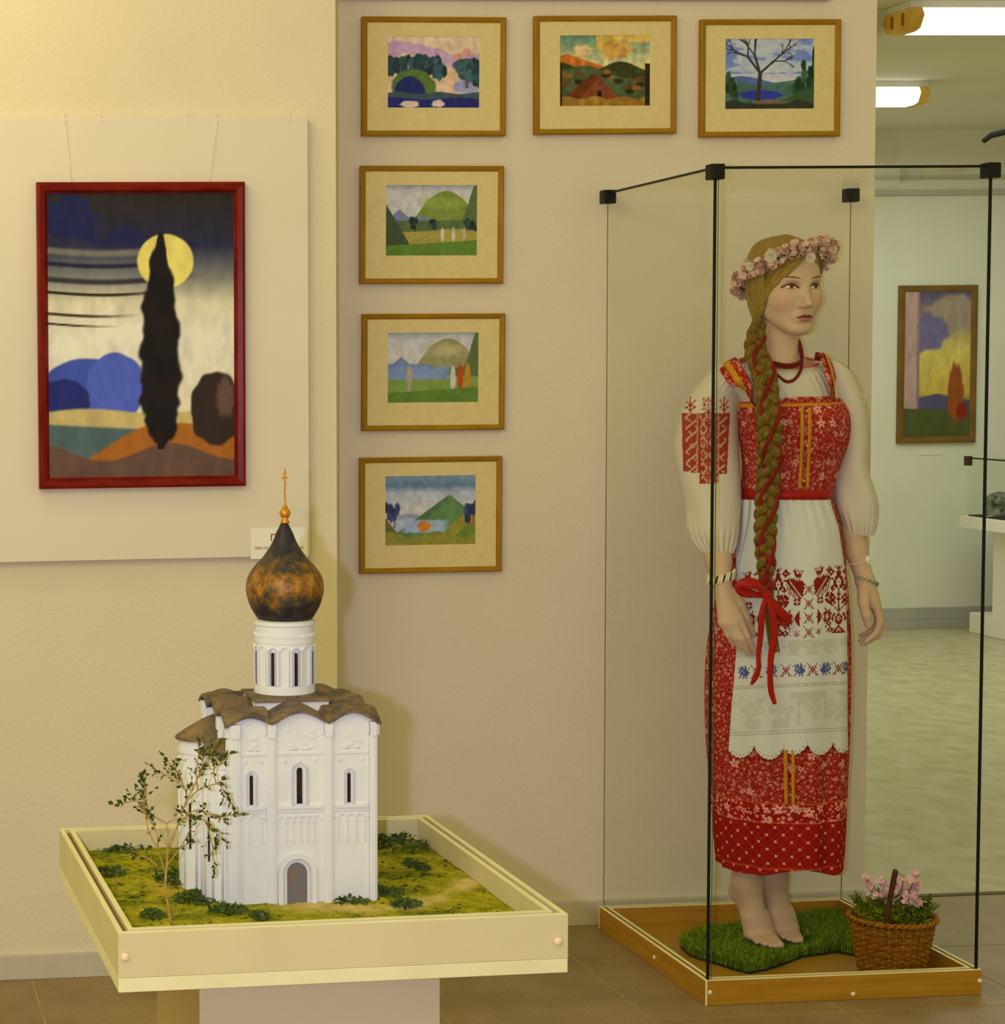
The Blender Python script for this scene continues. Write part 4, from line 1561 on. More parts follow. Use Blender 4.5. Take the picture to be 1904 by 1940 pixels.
def case_side(L):
    o1, o2 = R1 + .008, R1 + .008 + R2
    a = MB().prism([(0, 0), (L, 0), (L - R1, R1), (R1, R1)], 'z', .001, GH)
    b_ = MB().prism([(o1, o1), (L - o1, o1), (L - o2, o2), (o2, o2)], 'z', .001, GH)
    g = MB().prism([(R1, R1), (L - R1, R1), (L - o1, o1), (o1, o1)], 'z', .001, GH - .008)
    t = MB().prism([(0, 0), (L, 0), (L - R1, R1), (R1, R1)], 'z', GH, GH + .0012)
    t2 = MB().prism([(o1, o1), (L - o1, o1), (L - o2, o2), (o2, o2)], 'z', GH, GH + .0012)
    c = MB().box((0, -.0012, .001), (.004, .0002, GH))
    return a, b_, g, t, t2, c


for k, (lx, ly, L) in enumerate(((0, 0, GW), (GW, 0, GD), (GW, GD, GW), (0, GD, GD))):
    a, b_, g, t, t2, c = case_side(L)
    o = obj('base_rail', a, M_bwood, case, loc=(lx, ly, 0), rot=(0, 0, k * PI / 2))
    obj('inner_rail', b_, M_bwood, o)
    obj('groove', g, M_groove, o)
    obj('edge_strip', t, M_cedge, o)
    obj('edge_strip', t2, M_cedge, o)
    if k in (0, 3):
        obj('corner_strip', c, M_cedge, o)
CF = .014
obj('floor_board', MB().box((.02, .02, .001), (GW - .02, GD - .02, CF)), M_cfloor, case)
capc_me = MB().lathe([(.0001, .004), (.0035, .0034), (.0054, .0015), (.006, 0)], 18).mesh('screw_cap', True)
capc_me.materials.append(M_capc)
for px, py in ((1345, 1880), (1616, 1883), (1856, 1858)):
    q = aty(px, py, GY)
    link('screw_cap', capc_me, None, case, (q[0] - GX, -.0002, q[2]), (PI / 2, 0, 0))
link('screw_cap', capc_me, None, case, (-.0002, .30, .03), (PI / 2, 0, -PI / 2))
M_glass, nt, b = base_mat('clear_glass', (1, 1, 1), .05)
nt.nodes.clear()
glass_nodes(nt, (.984, .992, .980), .55)
GI, GT = .0095, .006
GTOP = (aty(1362, 318, GY + GI)[2] + aty(1864, 318, GY + GI)[2]) / 2
M_seal = base_mat('black_seal', (.008, .012, .01), .35)[0]
obj('glass_pane', MB().box((GI, GI, GH - .007), (GW - GI, GI + GT, GTOP)), M_glass, case)
obj('glass_pane', MB().box((GI, GD - GI - GT, GH - .007), (GW - GI, GD - GI, GTOP)), M_glass, case)
obj('glass_pane', MB().box((GI, GI + GT, GH - .007), (GI + GT, GD - GI - GT, GTOP)), M_glass, case)
obj('glass_pane', MB().box((GW - GI - GT, GI + GT, GH - .007), (GW - GI, GD - GI - GT, GTOP)), M_glass, case)
obj('glass_top', MB().box((GI, GI, GTOP), (GW - GI, GD - GI, GTOP + GT)), M_glass, case)
se = .0030
for x in (GI, GW - GI):
    obj('edge_seal', MB().box((x - se, GI - se, GH - .006), (x + se, GI + .002, GTOP)), M_seal, case)
obj('edge_seal', MB().box((GI, GI - se, GTOP - .001), (GW - GI, GI + .002, GTOP + GT - .001)), M_seal, case)
obj('edge_seal', MB().box((GI - se, GI, GTOP - .001), (GI + .001, GD - GI, GTOP + GT - .0015)), M_seal, case)
M_gedge = base_mat('glass_edge', (.10, .13, .09), .2)[0]
for x, y in ((GI, GD - GI), (GW - GI, GD - GI), (GI + .011, GI + GT)):
    obj('glass_edge', MB().box((x - .0008, y - .0008, GH - .006), (x + .0008, y + .0008, GTOP)), M_gedge, case)
for x in (GI, GW - GI):
    for y in (GI, GD - GI):
        obj('corner_clip', MB().box((x - .017, y - .017, GTOP - .026), (x + .017, y + .017, GTOP + .010), .003), M_blk, case)
tag(case, 'tall glass display case with black corner clips and a wooden base', 'display case')

# ------------------------------------------------------------------ grass mat
outl = [(1289, 1787), (1303, 1774), (1325, 1764), (1367, 1757), (1430, 1748), (1499, 1737), (1573, 1729), (1614, 1733), (1640, 1750), (1640, 1790), (1618, 1803), (1585, 1797), (1552, 1802), (1520, 1806), (1490, 1818), (1455, 1830), (1420, 1837), (1390, 1830), (1367, 1822), (1330, 1812), (1305, 1803)]
OP = np.array([atz(x, y, CF + .012)[:2] for x, y in outl])
mc = OP.mean(0)
mat_e = empty('grass_mat', (mc[0], mc[1], CF))
M_matb = base_mat('mat_backing', (.02, .03, .015), .9)[0]
obj('backing', MB().prism([tuple(p - mc) for p in OP], 'z', .0005, .006), M_matb, mat_e)
m, nt, b = base_mat('grass_blade', (.1, .2, .02), .6)
a_ = nt.nodes.new('ShaderNodeAttribute')
a_.attribute_name = 'Col'
nt.links.new(a_.outputs['Color'], b.inputs['Base Color'])
M_blade = m


def inside(P_, poly):
    r = np.zeros(len(P_), bool)
    n_ = len(poly)
    for i in range(n_):
        a, c = poly[i], poly[(i + 1) % n_]
        t = ((a[1] > P_[:, 1]) != (c[1] > P_[:, 1])) & (P_[:, 0] < (c[0] - a[0]) * (P_[:, 1] - a[1]) / (c[1] - a[1] + 1e-12) + a[0])
        r ^= t
    return r


rs = np.random.RandomState(3)
NB = 34000
pts = np.stack([rs.uniform(OP[:, 0].min(), OP[:, 0].max(), NB), rs.uniform(OP[:, 1].min(), OP[:, 1].max(), NB)], 1)
pts = pts[inside(pts, OP)]
nb = len(pts)
a = rs.rand(nb) * 6.28
hgt = rs.uniform(.015, .033, nb)
for fx_, fy_, fr_ in ((1455, 1789, .062), (1500, 1781, .055), (1434, 1770, .05), (1487, 1764, .05)):
    ft_ = atz(fx_, fy_, CF + .02)[:2]
    dd_ = np.hypot(pts[:, 0] - ft_[0], pts[:, 1] - ft_[1])
    hgt = np.minimum(hgt, .033 * (.26 + .74 * sst(fr_ * .75, fr_ * 1.25, dd_)))      # pressed down by the feet
lean = rs.uniform(.3, 1.0, nb) * hgt
wd_ = rs.uniform(.0008, .0015, nb)
dr_ = np.stack([np.cos(a), np.sin(a)], 1)
sd_ = np.stack([-np.sin(a), np.cos(a)], 1)
b0 = pts - mc
Z0 = np.full(nb, .005)
V = np.zeros((nb, 5, 3))
V[:, 0, :2] = b0 - sd_ * wd_[:, None]
V[:, 1, :2] = b0 + sd_ * wd_[:, None]
V[:, 2, :2] = b0 + dr_ * (lean * .35)[:, None] + sd_ * wd_[:, None]
V[:, 3, :2] = b0 + dr_ * (lean * .35)[:, None] - sd_ * wd_[:, None]
V[:, 4, :2] = b0 + dr_ * lean[:, None]
V[:, 0:2, 2] = .005
V[:, 2:4, 2] = .005 + (hgt * .6)[:, None]
V[:, 4, 2] = .005 + hgt * .92
k5 = np.arange(nb)[:, None] * 5
tri = np.concatenate([k5 + np.array([0, 1, 2]), k5 + np.array([0, 2, 3]), k5 + np.array([3, 2, 4])]).reshape(-1, 3)
gcol = np.array((.155, .25, .012)) * rs.uniform(.55, 1.45, (nb, 1)) + np.array((.06, .05, .0)) * (rs.rand(nb, 1) > .85)
cols = np.repeat(gcol[:, None, :], 5, 1)
o = link('blades', quads_mesh('blades', V.reshape(-1, 3), tri, np.clip(cols, .01, .9).reshape(-1, 3), True), M_blade, mat_e)
o['kind'] = 'stuff'
tag(mat_e, 'curved patch of artificial grass under the bare feet of the mannequin', 'grass mat')

# ------------------------------------------------------------------ basket
bq = aty(1690, 1740, GY + .145)
BX, BY = bq[0], GY + .145
zrim = bq[2] - CF
bk_ = empty('wicker_basket', (BX, BY, CF + .001))
M_wick = mat_var('wicker', alb(136, 86, 12, 'case'), alb(108, 62, 4, 'case'), 90, .5)
M_wick2 = mat_var('wicker_dark', alb(92, 48, 4, 'case'), alb(116, 68, 10, 'case'), 60, .5)
BR0, BR1 = .074, .099


def brad(z):
    t = z / zrim
    return BR0 + (BR1 - BR0) * t ** .9


NS = 36
for k in range(NS):
    a = 2 * PI * k / NS
    obj('stake', MB().tube([(brad(z) * math.cos(a), brad(z) * math.sin(a) * .9, z) for z in np.linspace(0.003, zrim, 6)], .0026, 6), M_wick, bk_, True)
nr = 22
for j in range(nr):
    z = .003 + (zrim - .012) * j / (nr - 1)
    n_ = NS * 4
    pts_ = []
    for i in range(n_):
        a = 2 * PI * i / n_
        r = brad(z) + .0028 * math.cos(NS / 2 * a + (PI if j % 2 else 0))
        pts_.append((r * math.cos(a), r * math.sin(a) * .9, z))
    obj('weaver', MB().tube(pts_, .0030, 5, closed=True), M_wick if j % 3 else M_wick2, bk_, True)
n_ = 120
rimo = MB()
for ph in (0, PI):
    rimo.tube([((BR1 + .003 + .004 * math.cos(20 * a + ph)) * math.cos(a), (BR1 + .003 + .004 * math.cos(20 * a + ph)) * math.sin(a) * .9, zrim + .003 + .004 * math.sin(20 * a + ph)) for a in np.linspace(0, 2 * PI, n_, endpoint=False)], .0042, 6, closed=True)
o = obj('rim_braid', rimo, M_wick, bk_, True)
o['kind'] = 'stuff'
obj('bottom', MB().lathe([(.001, .001), (BR0, .001), (BR0 + .003, .004), (.001, .004)], 30), M_wick2, bk_)
obj('soil_cushion', MB().lathe([(.001, zrim - .03), (brad(zrim - .04) - .012, zrim - .032), (.001, zrim - .04)], 24), base_mat('dark_foam', (.01, .016, .006), .9)[0], bk_)
hz = aty(1697, 1652, BY)[2] - CF
hx0, hx1 = aty(1680, 1758, BY - .095), aty(1700, 1652, BY)
_hc, _hs = math.cos(-.5), math.sin(-.5)
hp = catmull([(-.012, -.097, zrim - .006), (-.010, -.094, zrim + .04), (-.002, -.06, zrim + (hz - zrim) * .72), (.006, -.0, hz), (.002, .06, zrim + (hz - zrim) * .7), (-.005, .094, zrim + .03), (-.006, .097, zrim - .006)], 40)
hp = np.stack([hp[:, 0] * _hc - hp[:, 1] * _hs * .93, hp[:, 0] * _hs + hp[:, 1] * _hc * .93, hp[:, 2]], 1) + np.array([.026, 0, 0]) * 0
M_hand = mat_var('dark_handle', (.05, .012, .008), (.09, .03, .015), 60, .45)
hd = obj('handle', MB().tube(hp, .0058, 10), M_hand, bk_, True)
wr = []
for i in range(160):
    t = i / 159 * 39
    k = min(int(t), 38)
    c = hp[k] * (1 - (t - k)) + hp[k + 1] * (t - k)
    a = i * .9
    wr.append(c + np.array([math.cos(a) * .0062, .0, math.sin(a) * .0062]) + np.array([0, math.sin(a) * .003, 0]))
obj('handle_wrap', MB().tube(wr, .0014, 5), base_mat('red_cane', (.16, .02, .01), .5)[0], hd, True)
# greenery
M_fern = mat_attr('fern_green', 'Col', .6)
rs = np.random.RandomState(8)


def fern(base, d, L, dens, cA, cB, wmul=1.):
    """one soft fern frond: returns verts, tris, cols"""
    d = np.array(d, float)
    d /= np.linalg.norm(d)
    Vv, T, Cc = [], [], []
    for i in range(dens):
        t = (i + 1) / dens
        c = base + d * L * t + np.array([0, 0, -.25 * L * t * t])
        for s in range(4):
            e1 = d * .5 + rs.randn(3) * .8
            e1 /= np.linalg.norm(e1)
            l = L * .22 * (1.15 - t) * rs.uniform(.7, 1.4) * wmul + .004
            w_ = l * .17
            sv = np.cross(e1, rs.randn(3))
            sv /= np.linalg.norm(sv)
            o_ = len(Vv)
            Vv += [c - sv * w_, c + sv * w_, c + e1 * l]
            T.append((o_, o_ + 1, o_ + 2))
            cc = np.array(cA) + (np.array(cB) - np.array(cA)) * rs.rand()
            Cc += [cc, cc, cc * 1.15]
    return np.array(Vv), np.array(T), np.array(Cc)


dkg, ltg = alb(22, 40, 4, 'case'), alb(112, 112, 6, 'case')
for i in range(46):
    a = rs.rand() * 6.28
    r = rs.uniform(.015, .072)
    base = np.array([r * math.cos(a), r * math.sin(a) * .85, zrim - .016])
    d = np.array([math.cos(a) * .55, math.sin(a) * .4, rs.uniform(.7, 1.4)])
    L = rs.uniform(.075, .115)
    right = base[0] > .02
    Vv, T, Cc = fern(base, d, L, 16, dkg, (ltg if (not right or i % 3 == 0) else alb(60, 84, 14, 'case')))
    o = link('fern_frond', quads_mesh('fern_frond', Vv, T, np.clip(Cc, .005, .9), True), M_fern, bk_)
for (tx, ty, dyy) in ((1618, 1705, 0), (1628, 1712, -.03), (1650, 1706, -.02), (1700, 1712, -.05), (1710, 1706, -.06), (1762, 1682, .0), (1755, 1690, -.02), (1775, 1700, .01), (1770, 1720, 0), (1745, 1690, .02)):
    tip = aty(tx, ty, BY + dyy) - np.array([BX, BY, CF + .001])
    base = np.array([tip[0] * .45, tip[1] * .5, zrim - .03])
    lt = tx < 1720 or ty < 1686
    Vv, T, Cc = fern(base, tip - base, np.linalg.norm(tip - base) * 1.1, 20, dkg if not lt else alb(70, 76, 8, 'case'), ltg if lt else alb(44, 72, 10, 'case'), .7)
    link('fern_frond', quads_mesh('fern_frond', Vv, T, np.clip(Cc, .005, .9), True), M_fern, bk_)
M_pink = mat_var('pink_petal', alb(186, 132, 112, 'case'), alb(206, 162, 136, 'case'), 120, .7)
M_stem = base_mat('stem_brown', alb(84, 56, 30, 'case'), .8)[0]


def flower(mbx, c, nrm, r, np_=5, cup=.35):
    nrm = np.array(nrm, float)
    nrm /= np.linalg.norm(nrm)
    a0 = np.cross(nrm, (0.3, .5, .8))
    a0 /= np.linalg.norm(a0)
    b0_ = np.cross(nrm, a0)
    for k in range(np_):
        a = 2 * PI * k / np_
        e1 = a0 * math.cos(a) + b0_ * math.sin(a)
        e2 = -a0 * math.sin(a) + b0_ * math.cos(a)
        w_ = r * math.sin(PI / np_) * .95
        mbx.add([c, c + e1 * r * .55 + e2 * w_ + nrm * r * cup * .5, c + e1 * r + nrm * r * cup, c + e1 * r * .55 - e2 * w_ + nrm * r * cup * .5], [(0, 1, 2), (0, 2, 3)])


sprays = [[(1660, 1725), (1655, 1690), (1640, 1664)], [(1672, 1720), (1678, 1690), (1672, 1668)], [(1705, 1720), (1708, 1690), (1712, 1660)], [(1715, 1720), (1722, 1690), (1735, 1662)], [(1712, 1715), (1728, 1700), (1741, 1715)], [(1690, 1720), (1690, 1690), (1700, 1670)], [(1720, 1715), (1730, 1690), (1728, 1672)]]
for k, sp in enumerate(sprays):
    P_ = catmull([aty(x, y, BY + (-.01, .02, -.03, .0, -.04, .03, .02)[k]) - np.array([BX, BY, CF + .001]) for x, y in sp], 14)
    st = obj('blossom_stem', MB().tube(P_, .0011, 5), M_stem, bk_, True)
    fl_mb = MB()
    for i in range(5, 14):
        for s in range(3):
            c = P_[i] + rs.randn(3) * (.004 + .004 * (k in (2, 3)))
            flower(fl_mb, c, rs.randn(3) + np.array([0, -.8, .5]), rs.uniform(.006, .010))
    o = obj('blossoms', fl_mb, M_pink, st)
    o['kind'] = 'stuff'
tag(bk_, 'round wicker basket of ferns and pink blossoms at the right front of the case', 'basket')

# ================================================================== MANNEQUIN
D0 = 5.12
_o = atd(1478, 1700, D0)
ZB = CF + .012
MO = np.array([_o[0], _o[1], ZB])
man = empty('mannequin', tuple(MO), -YAW)


def loc(px, py, dy=0.):
    """picture point at dy metres in front of the body axis -> mannequin space"""
    P_ = atd(px, py, D0 - dy)
    r = P_ - MO
    return np.array([r @ RH, r @ HF, r[2]])


# ------------------------------------------------------------------ body as one continuous surface
RES = .0027
glo = np.array([-.305, -.225, -.01])
ghi = np.array([.285, .150, 1.90])
gn = np.ceil((ghi - glo) / RES).astype(int)
FLD = np.full(gn, 1., np.float32)
ax = [(glo[i] + RES * np.arange(gn[i])).astype(np.float32) for i in range(3)]


def region(lo, hi, pad):
    i0 = np.maximum(np.floor((lo - pad - glo) / RES).astype(int), 0)
    i1 = np.minimum(np.ceil((hi + pad - glo) / RES).astype(int) + 1, gn)
    sl = tuple(slice(a, c) for a, c in zip(i0, i1))
    g = np.meshgrid(ax[0][sl[0]], ax[1][sl[1]], ax[2][sl[2]], indexing='ij')
    return sl, g


def smin(a, c, k):
    h = np.clip(.5 + .5 * (c - a) / k, 0, 1)
    return c + (a - c) * h - k * h * (1 - h)


def put(sl, d, k, sub=False):
    if sub:
        FLD[sl] = -smin(-FLD[sl], d, k)
    else:
        FLD[sl] = smin(FLD[sl], d, k)


def ell(c, r, k=.01, R=None, sub=False):
    c = np.array(c, float)
    r = np.array(r, float)
    m_ = r.max() if R is not None else r
    sl, g = region(c - m_, c + m_, k + .012)
    p = [g[i] - c[i] for i in range(3)]
    if R is not None:
        p = [R[0, i] * p[0] + R[1, i] * p[1] + R[2, i] * p[2] for i in range(3)]
    k0 = np.sqrt((p[0] / r[0]) ** 2 + (p[1] / r[1]) ** 2 + (p[2] / r[2]) ** 2)
    k1 = np.sqrt((p[0] / r[0] ** 2) ** 2 + (p[1] / r[1] ** 2) ** 2 + (p[2] / r[2] ** 2) ** 2) + 1e-6
    put(sl, (k0 * (k0 - 1) / k1).astype(np.float32), k, sub)


def cap(a, c, ra, rc, k=.01):
    a = np.array(a, float)
    c = np.array(c, float)
    m_ = max(ra, rc)
    sl, g = region(np.minimum(a, c) - m_, np.maximum(a, c) + m_, k + .012)
    e = c - a
    t = np.clip(((g[0] - a[0]) * e[0] + (g[1] - a[1]) * e[1] + (g[2] - a[2]) * e[2]) / (e @ e), 0, 1)
    d = np.sqrt((g[0] - a[0] - t * e[0]) ** 2 + (g[1] - a[1] - t * e[1]) ** 2 + (g[2] - a[2] - t * e[2]) ** 2) - (ra + (rc - ra) * t)
    put(sl, d.astype(np.float32), k)


def chain(pts, rad, k=.008):
    for i in range(len(pts) - 1):
        cap(pts[i], pts[i + 1], rad[i], rad[i + 1], k)


# head frame: x to the picture's right, f forward (towards the viewer), z up
HT = math.radians(9)
HC = loc(1487, 545, 0.)
HS = 1.06
hfw = np.array([math.sin(HT), -math.cos(HT), 0])
hrt = np.array([math.cos(HT), math.sin(HT), 0])
HR = np.stack([hrt, hfw, np.array([0, 0, 1.])], 1)     # columns


def H(x, f, z):
    return HC + HS * (hrt * x + hfw * f + np.array([0, 0, z]))


def hell(x, f, z, rx, rf, rz, k=.012, sub=False):
    ell(H(x, f, z), np.array([rx, rf, rz]) * HS, k, HR, sub)


def hcap(a, c, ra, rc, k=.008):
    cap(H(*a), H(*c), ra * HS, rc * HS, k)


hell(0, -.012, .034, .070, .090, .082, .01)
hell(0, .024, .0, .064, .066, .075, .02)
hell(0, .034, -.045, .052, .050, .062, .03)
for s in (-1, 1):
    hell(s * .036, .046, -.030, .026, .030, .026, .02)
    hcap((s * .054, .0, -.045), (s * .018, .062, -.096), .016, .014, .022)
hell(0, .070, -.097, .020, .018, .017, .018)
hell(0, .066, .040, .046, .022, .032, .02)
for s in (-1, 1):
    hcap((s * .012, .084, .014), (s * .044, .066, .018), .007, .006, .014)
    hell(s * .031, .087, -.003, .017, .011, .0105, .009, True)
    hell(s * .031, .0665, -.002, .0175, .0150, .0115, .005)
hcap((0, .083, .006), (0, .1035, -.040), .0072, .0078, .012)
hell(0, .1045, -.0425, .0088, .0085, .0075, .006)
for s in (-1, 1):
    hell(s * .0105, .0945, -.0465, .0065, .0085, .0058, .005)
hell(0, .080, -.0735, .024, .014, .014, .012)
hell(-.0075, .0905, -.0695, .0115, .0068, .0042, .004)
hell(.0075, .0905, -.0695, .0115, .0068, .0042, .004)
hell(0, .0905, -.0785, .0155, .0075, .0048, .004)
hell(0, .0975, -.0738, .021, .0035, .0011, .0022, True)
hell(0, .089, -.0885, .014, .006, .0045, .006, True)
# ears (mostly under the hair)
for s in (-1, 1):
    hell(s * .071, -.005, -.018, .007, .016, .028, .006)
# neck and shoulders
nk0, nk1 = H(0, -.016, -.085), loc(1476, 700, .005)
cap(nk0, nk1, .047, .0475, .02)
cap(nk1, loc(1476, 742, -.015), .050, .085, .03)
cap(loc(1410, 726, -.02), loc(1548, 720, -.02), .036, .036, .04)
cap(loc(1474, 704, -.005), loc(1409, 717, -.008), .046, .036, .02)
cap(loc(1478, 704, -.005), loc(1541, 714, -.008), .046, .036, .02)
ell(loc(1492, 800, 0), (.088, .080, .13), .04)
ell(loc(1487, 930, 0), (.075, .066, .14), .04)
ell(loc(1478, 1080, 0), (.110, .085, .13), .04)
for s in (-1, 1):
    cap(loc(1478 + s * 40, 1120, 0), loc(1455 + s * 22, 1400, -.01), .065, .050, .03)
# upper arms
chain([loc(1388, 728, -.025), loc(1338, 890, -.02), loc(1356, 990, .03), loc(1358, 1035, .06)], [.034, .032, .033, .034], .02)
chain([loc(1556, 716, -.005), loc(1606, 890, -.02), loc(1617, 1010, .02)], [.038, .033, .027], .02)
# picture-left forearm and hand
W1 = loc(1367, 1098, .105)
chain([loc(1358, 1035, .06), loc(1361, 1062, .08), W1], [.034, .031, .0235], .012)
hd_dy = .135
palm = [((1372, 1128), .118), ((1382, 1150), .128)]
kn = [((1400, 1172), .142), ((1390, 1180), .146), ((1379, 1182), .143), ((1369, 1178), .136)]
for (p, dyk) in kn:
    cap(W1, loc(*p, dyk), .0165, .0118, .012)
tips = [((1416, 1206), .150, (1429, 1236), .140), ((1405, 1210), .156, (1417, 1237), .146), ((1393, 1208), .152, (1403, 1229), .142), ((1380, 1203), .142, (1390, 1222), .134)]
for (p, dyk), (m1, d1, t1_, d2), r_ in zip(kn, tips, (.0098, .0100, .0095, .0085)):
    cap(loc(*p, dyk), loc(*p, dyk) * .6 + loc(*m1, d1) * .4, r_ * 1.04, r_, .007)
    chain([loc(*p, dyk), loc(*m1, d1), loc(*t1_, d2)], [r_, r_ * .92, r_ * .68], .0022)
chain([loc(1386, 1124, .12), loc(1402, 1144, .128), loc(1414, 1172, .130), loc(1427, 1203, .122)], [.0145, .0125, .0105, .0078], .004)
# picture-right forearm and hand (seen from the thumb side)
W2 = loc(1640, 1103, .055)
chain([loc(1617, 1010, .02), loc(1622, 1045, .03), W2], [.0265, .0255, .0215], .012)
cap(W2, loc(1650, 1140, .060), .021, .020, .012)
kn2 = [((1660, 1150), .072), ((1663, 1154), .056), ((1662, 1156), .040), ((1659, 1156), .026)]
for (p, dyk) in kn2:
    cap(W2, loc(*p, dyk), .0165, .0108, .010)
t2_ = [((1667, 1178), .074, (1660, 1198), .074, (1640, 1216), .072), ((1671, 1184), .056, (1663, 1204), .056, (1634, 1220), .056), ((1669, 1184), .040, (1660, 1202), .040, (1630, 1214), .040), ((1663, 1180), .026, (1653, 1194), .026, (1630, 1204), .028)]
for (p, dyk), (m1, d1, m2, d2, t1_, d3), r_ in zip(kn2, t2_, (.0098, .0100, .0094, .0084)):
    chain([loc(*p, dyk), loc(*m1, d1), loc(*m2, d2), loc(*t1_, d3)], [r_, r_ * .95, r_ * .88, r_ * .62], .0022)
chain([loc(1636, 1118, .068), loc(1636, 1142, .086), loc(1641, 1166, .092), loc(1645, 1186, .088)], [.0155, .0135, .0110, .0080], .004)
# lower legs and tiptoe feet
gnd = .006


def foot(knee, calf, ank, heel, ball, toes, rr, wid):
    chain([knee, calf, ank], [.050, .046, .0345], .02)
    cap(ank, heel, .033, .0255, .018)
    cap(heel, ball, .024, .024, .02)
    cap(ank, ball, .032, .0255, .02)
    lat = wid
    for i, (t_, rt) in enumerate(toes):
        s = -1 + 2 * i / 4.
        b1 = ball + lat * s
        cap(b1 * .7 + ank * .3, b1, .019, .0155, .014)
        md = b1 * .45 + t_ * .55
        cap(b1, md, .0125, rt, .008)
        cap(md, t_, rt * .98, rt * .84, .0018)


def toe_row(p0, p1, z, rad):
    a, c = p0, p1
    out = []
    for i in range(5):
        t = i / 4.
        p = a * (1 - t) + c * t
        p = p + np.array([0, -.012 * math.sin(PI * min(1, t * 1.1)), 0])
        p[2] = z + (.003 if i == 4 else 0)
        out.append((p, rad[i]))
    return out


def gl(px, py, z):
    P_ = atz(px, py, z + ZB)
    r = P_ - MO
    return np.array([r @ RH, r @ HF, z])


b1 = gl(1434, 1768, .022)
tA = toe_row(gl(1434, 1786, .012), gl(1479, 1794, .012), .0135, [.0078, .0080, .0082, .0085, .0112])
foot(loc(1430, 1450, -.02), loc(1420, 1570, -.03), loc(1416, 1668, -.022), loc(1402, 1686, -.052), b1 + np.array([.006, 0, 0]), tA, 0, np.array([.026, .004, 0]))
b2 = gl(1487, 1760, .022)
tB = toe_row(gl(1484, 1777, .012), gl(1516, 1784, .012), .0135, [.0074, .0076, .0080, .0084, .0108])
foot(loc(1478, 1450, -.03), loc(1470, 1570, -.045), loc(1463, 1660, -.045), loc(1452, 1684, -.075), b2, tB, 0, np.array([.022, .004, 0]))


def surface_nets(F):
    S = F < 0
    c = np.zeros(np.array(F.shape) - 1, np.int8)
    for dx_ in (0, 1):
        for dy_ in (0, 1):
            for dz_ in (0, 1):
                c += S[dx_:F.shape[0] - 1 + dx_, dy_:F.shape[1] - 1 + dy_, dz_:F.shape[2] - 1 + dz_]
    act = (c > 0) & (c < 8)
    ii = np.argwhere(act)
    acc = np.zeros((len(ii), 3))
    cnt = np.zeros(len(ii))
    cor = [(a, b_, c_) for a in (0, 1) for b_ in (0, 1) for c_ in (0, 1)]
    for p in cor:
        for axx in range(3):
            if p[axx]:
                continue
            q = list(p)
            q[axx] = 1
            fa = F[ii[:, 0] + p[0], ii[:, 1] + p[1], ii[:, 2] + p[2]]
            fb = F[ii[:, 0] + q[0], ii[:, 1] + q[1], ii[:, 2] + q[2]]
            m_ = (fa < 0) != (fb < 0)
            t = fa[m_] / (fa[m_] - fb[m_])
            add = np.tile(np.array(p, float), (m_.sum(), 1))
            add[:, axx] = t
            acc[m_] += add
            cnt[m_] += 1
    V = ii + acc / cnt[:, None]
    lut = np.full(c.shape, -1, np.int32)
    lut[tuple(ii.T)] = np.arange(len(ii))
    Q = []
    for axx in range(3):
        o1, o2 = [(1, 2), (2, 0), (0, 1)][axx]
        sl0 = [slice(None)] * 3
        sl1 = [slice(None)] * 3
        sl0[axx] = slice(0, -1)
        sl1[axx] = slice(1, None)
        X = S[tuple(sl0)] != S[tuple(sl1)]
        e = np.argwhere(X)
        e = e[(e[:, o1] > 0) & (e[:, o2] > 0) & (e[:, o1] < F.shape[o1] - 1) & (e[:, o2] < F.shape[o2] - 1)]
        inside_ = S[tuple(e.T)]
        d1 = np.zeros(3, int)
        d1[o1] = 1
        d2 = np.zeros(3, int)
        d2[o2] = 1
        k = [lut[tuple((e - d1 - d2).T)], lut[tuple((e - d2).T)], lut[tuple(e.T)], lut[tuple((e - d1).T)]]
        q = np.stack(k, 1)
        q[~inside_] = q[~inside_][:, ::-1]
        Q.append(q)
    return V, np.concatenate(Q)


VB, QB = surface_nets(FLD)
VB = glo + VB * RES
del FLD
hp_ = ((VB - HC) @ HR) / HS
# skin with the painted face
m, nt, b = base_mat('mannequin_skin', (.6, .45, .3), .45, 0, .2)
at = nt.nodes.new('ShaderNodeAttribute')
at.attribute_name = 'hp'
sep = nt.nodes.new('ShaderNodeSeparateXYZ')
nt.links.new(at.outputs['Vector'], sep.inputs[0])
X = NX(nt, {'x': sep.outputs[0], 'f': sep.outputs[1], 'z': sep.outputs[2]})
X.let('front', 'gt(f,0.03)')
X.let('u', 'abs(x)-0.031')
X.let('w', '1-(u/0.0155)**2')
X.let('zu', '-0.002+0.0058*w+0.07*u')
X.let('zl', '-0.002-0.0042*w+0.07*u')
X.let('eye', 'front*smooth(0-0.0004,0.0006,zu-z)*smooth(0-0.0004,0.0006,z-zl)*gt(w,0)')
X.let('iu', 'x-0.0015')
X.let('di', 'sqrt((abs(iu)-0.031)**2+(z+0.0005)**2)')
X.let('iris', 'eye*smooth(0.0064,0.0054,di)')
X.let('pupil', 'eye*smooth(0.0026,0.0020,di)')
X.let('lash', 'front*smooth(0.0032,0.0014,abs(z-zu-0.0010))*gt(0.0185-abs(u+0-0.001),0)')
X.let('lashl', 'front*smooth(0.0014,0.0004,abs(z-zl))*gt(w,0)*0.6')
X.let('shad', 'front*smooth(0.013,0.0,abs(z-zu-0.005))*smooth(0.024,0.008,abs(u))*0.6')
X.let('bu', '(u-0.004)/0.022')
X.let('zb', '0.0185+0.0035*(1-(bu-0.25)**2)')
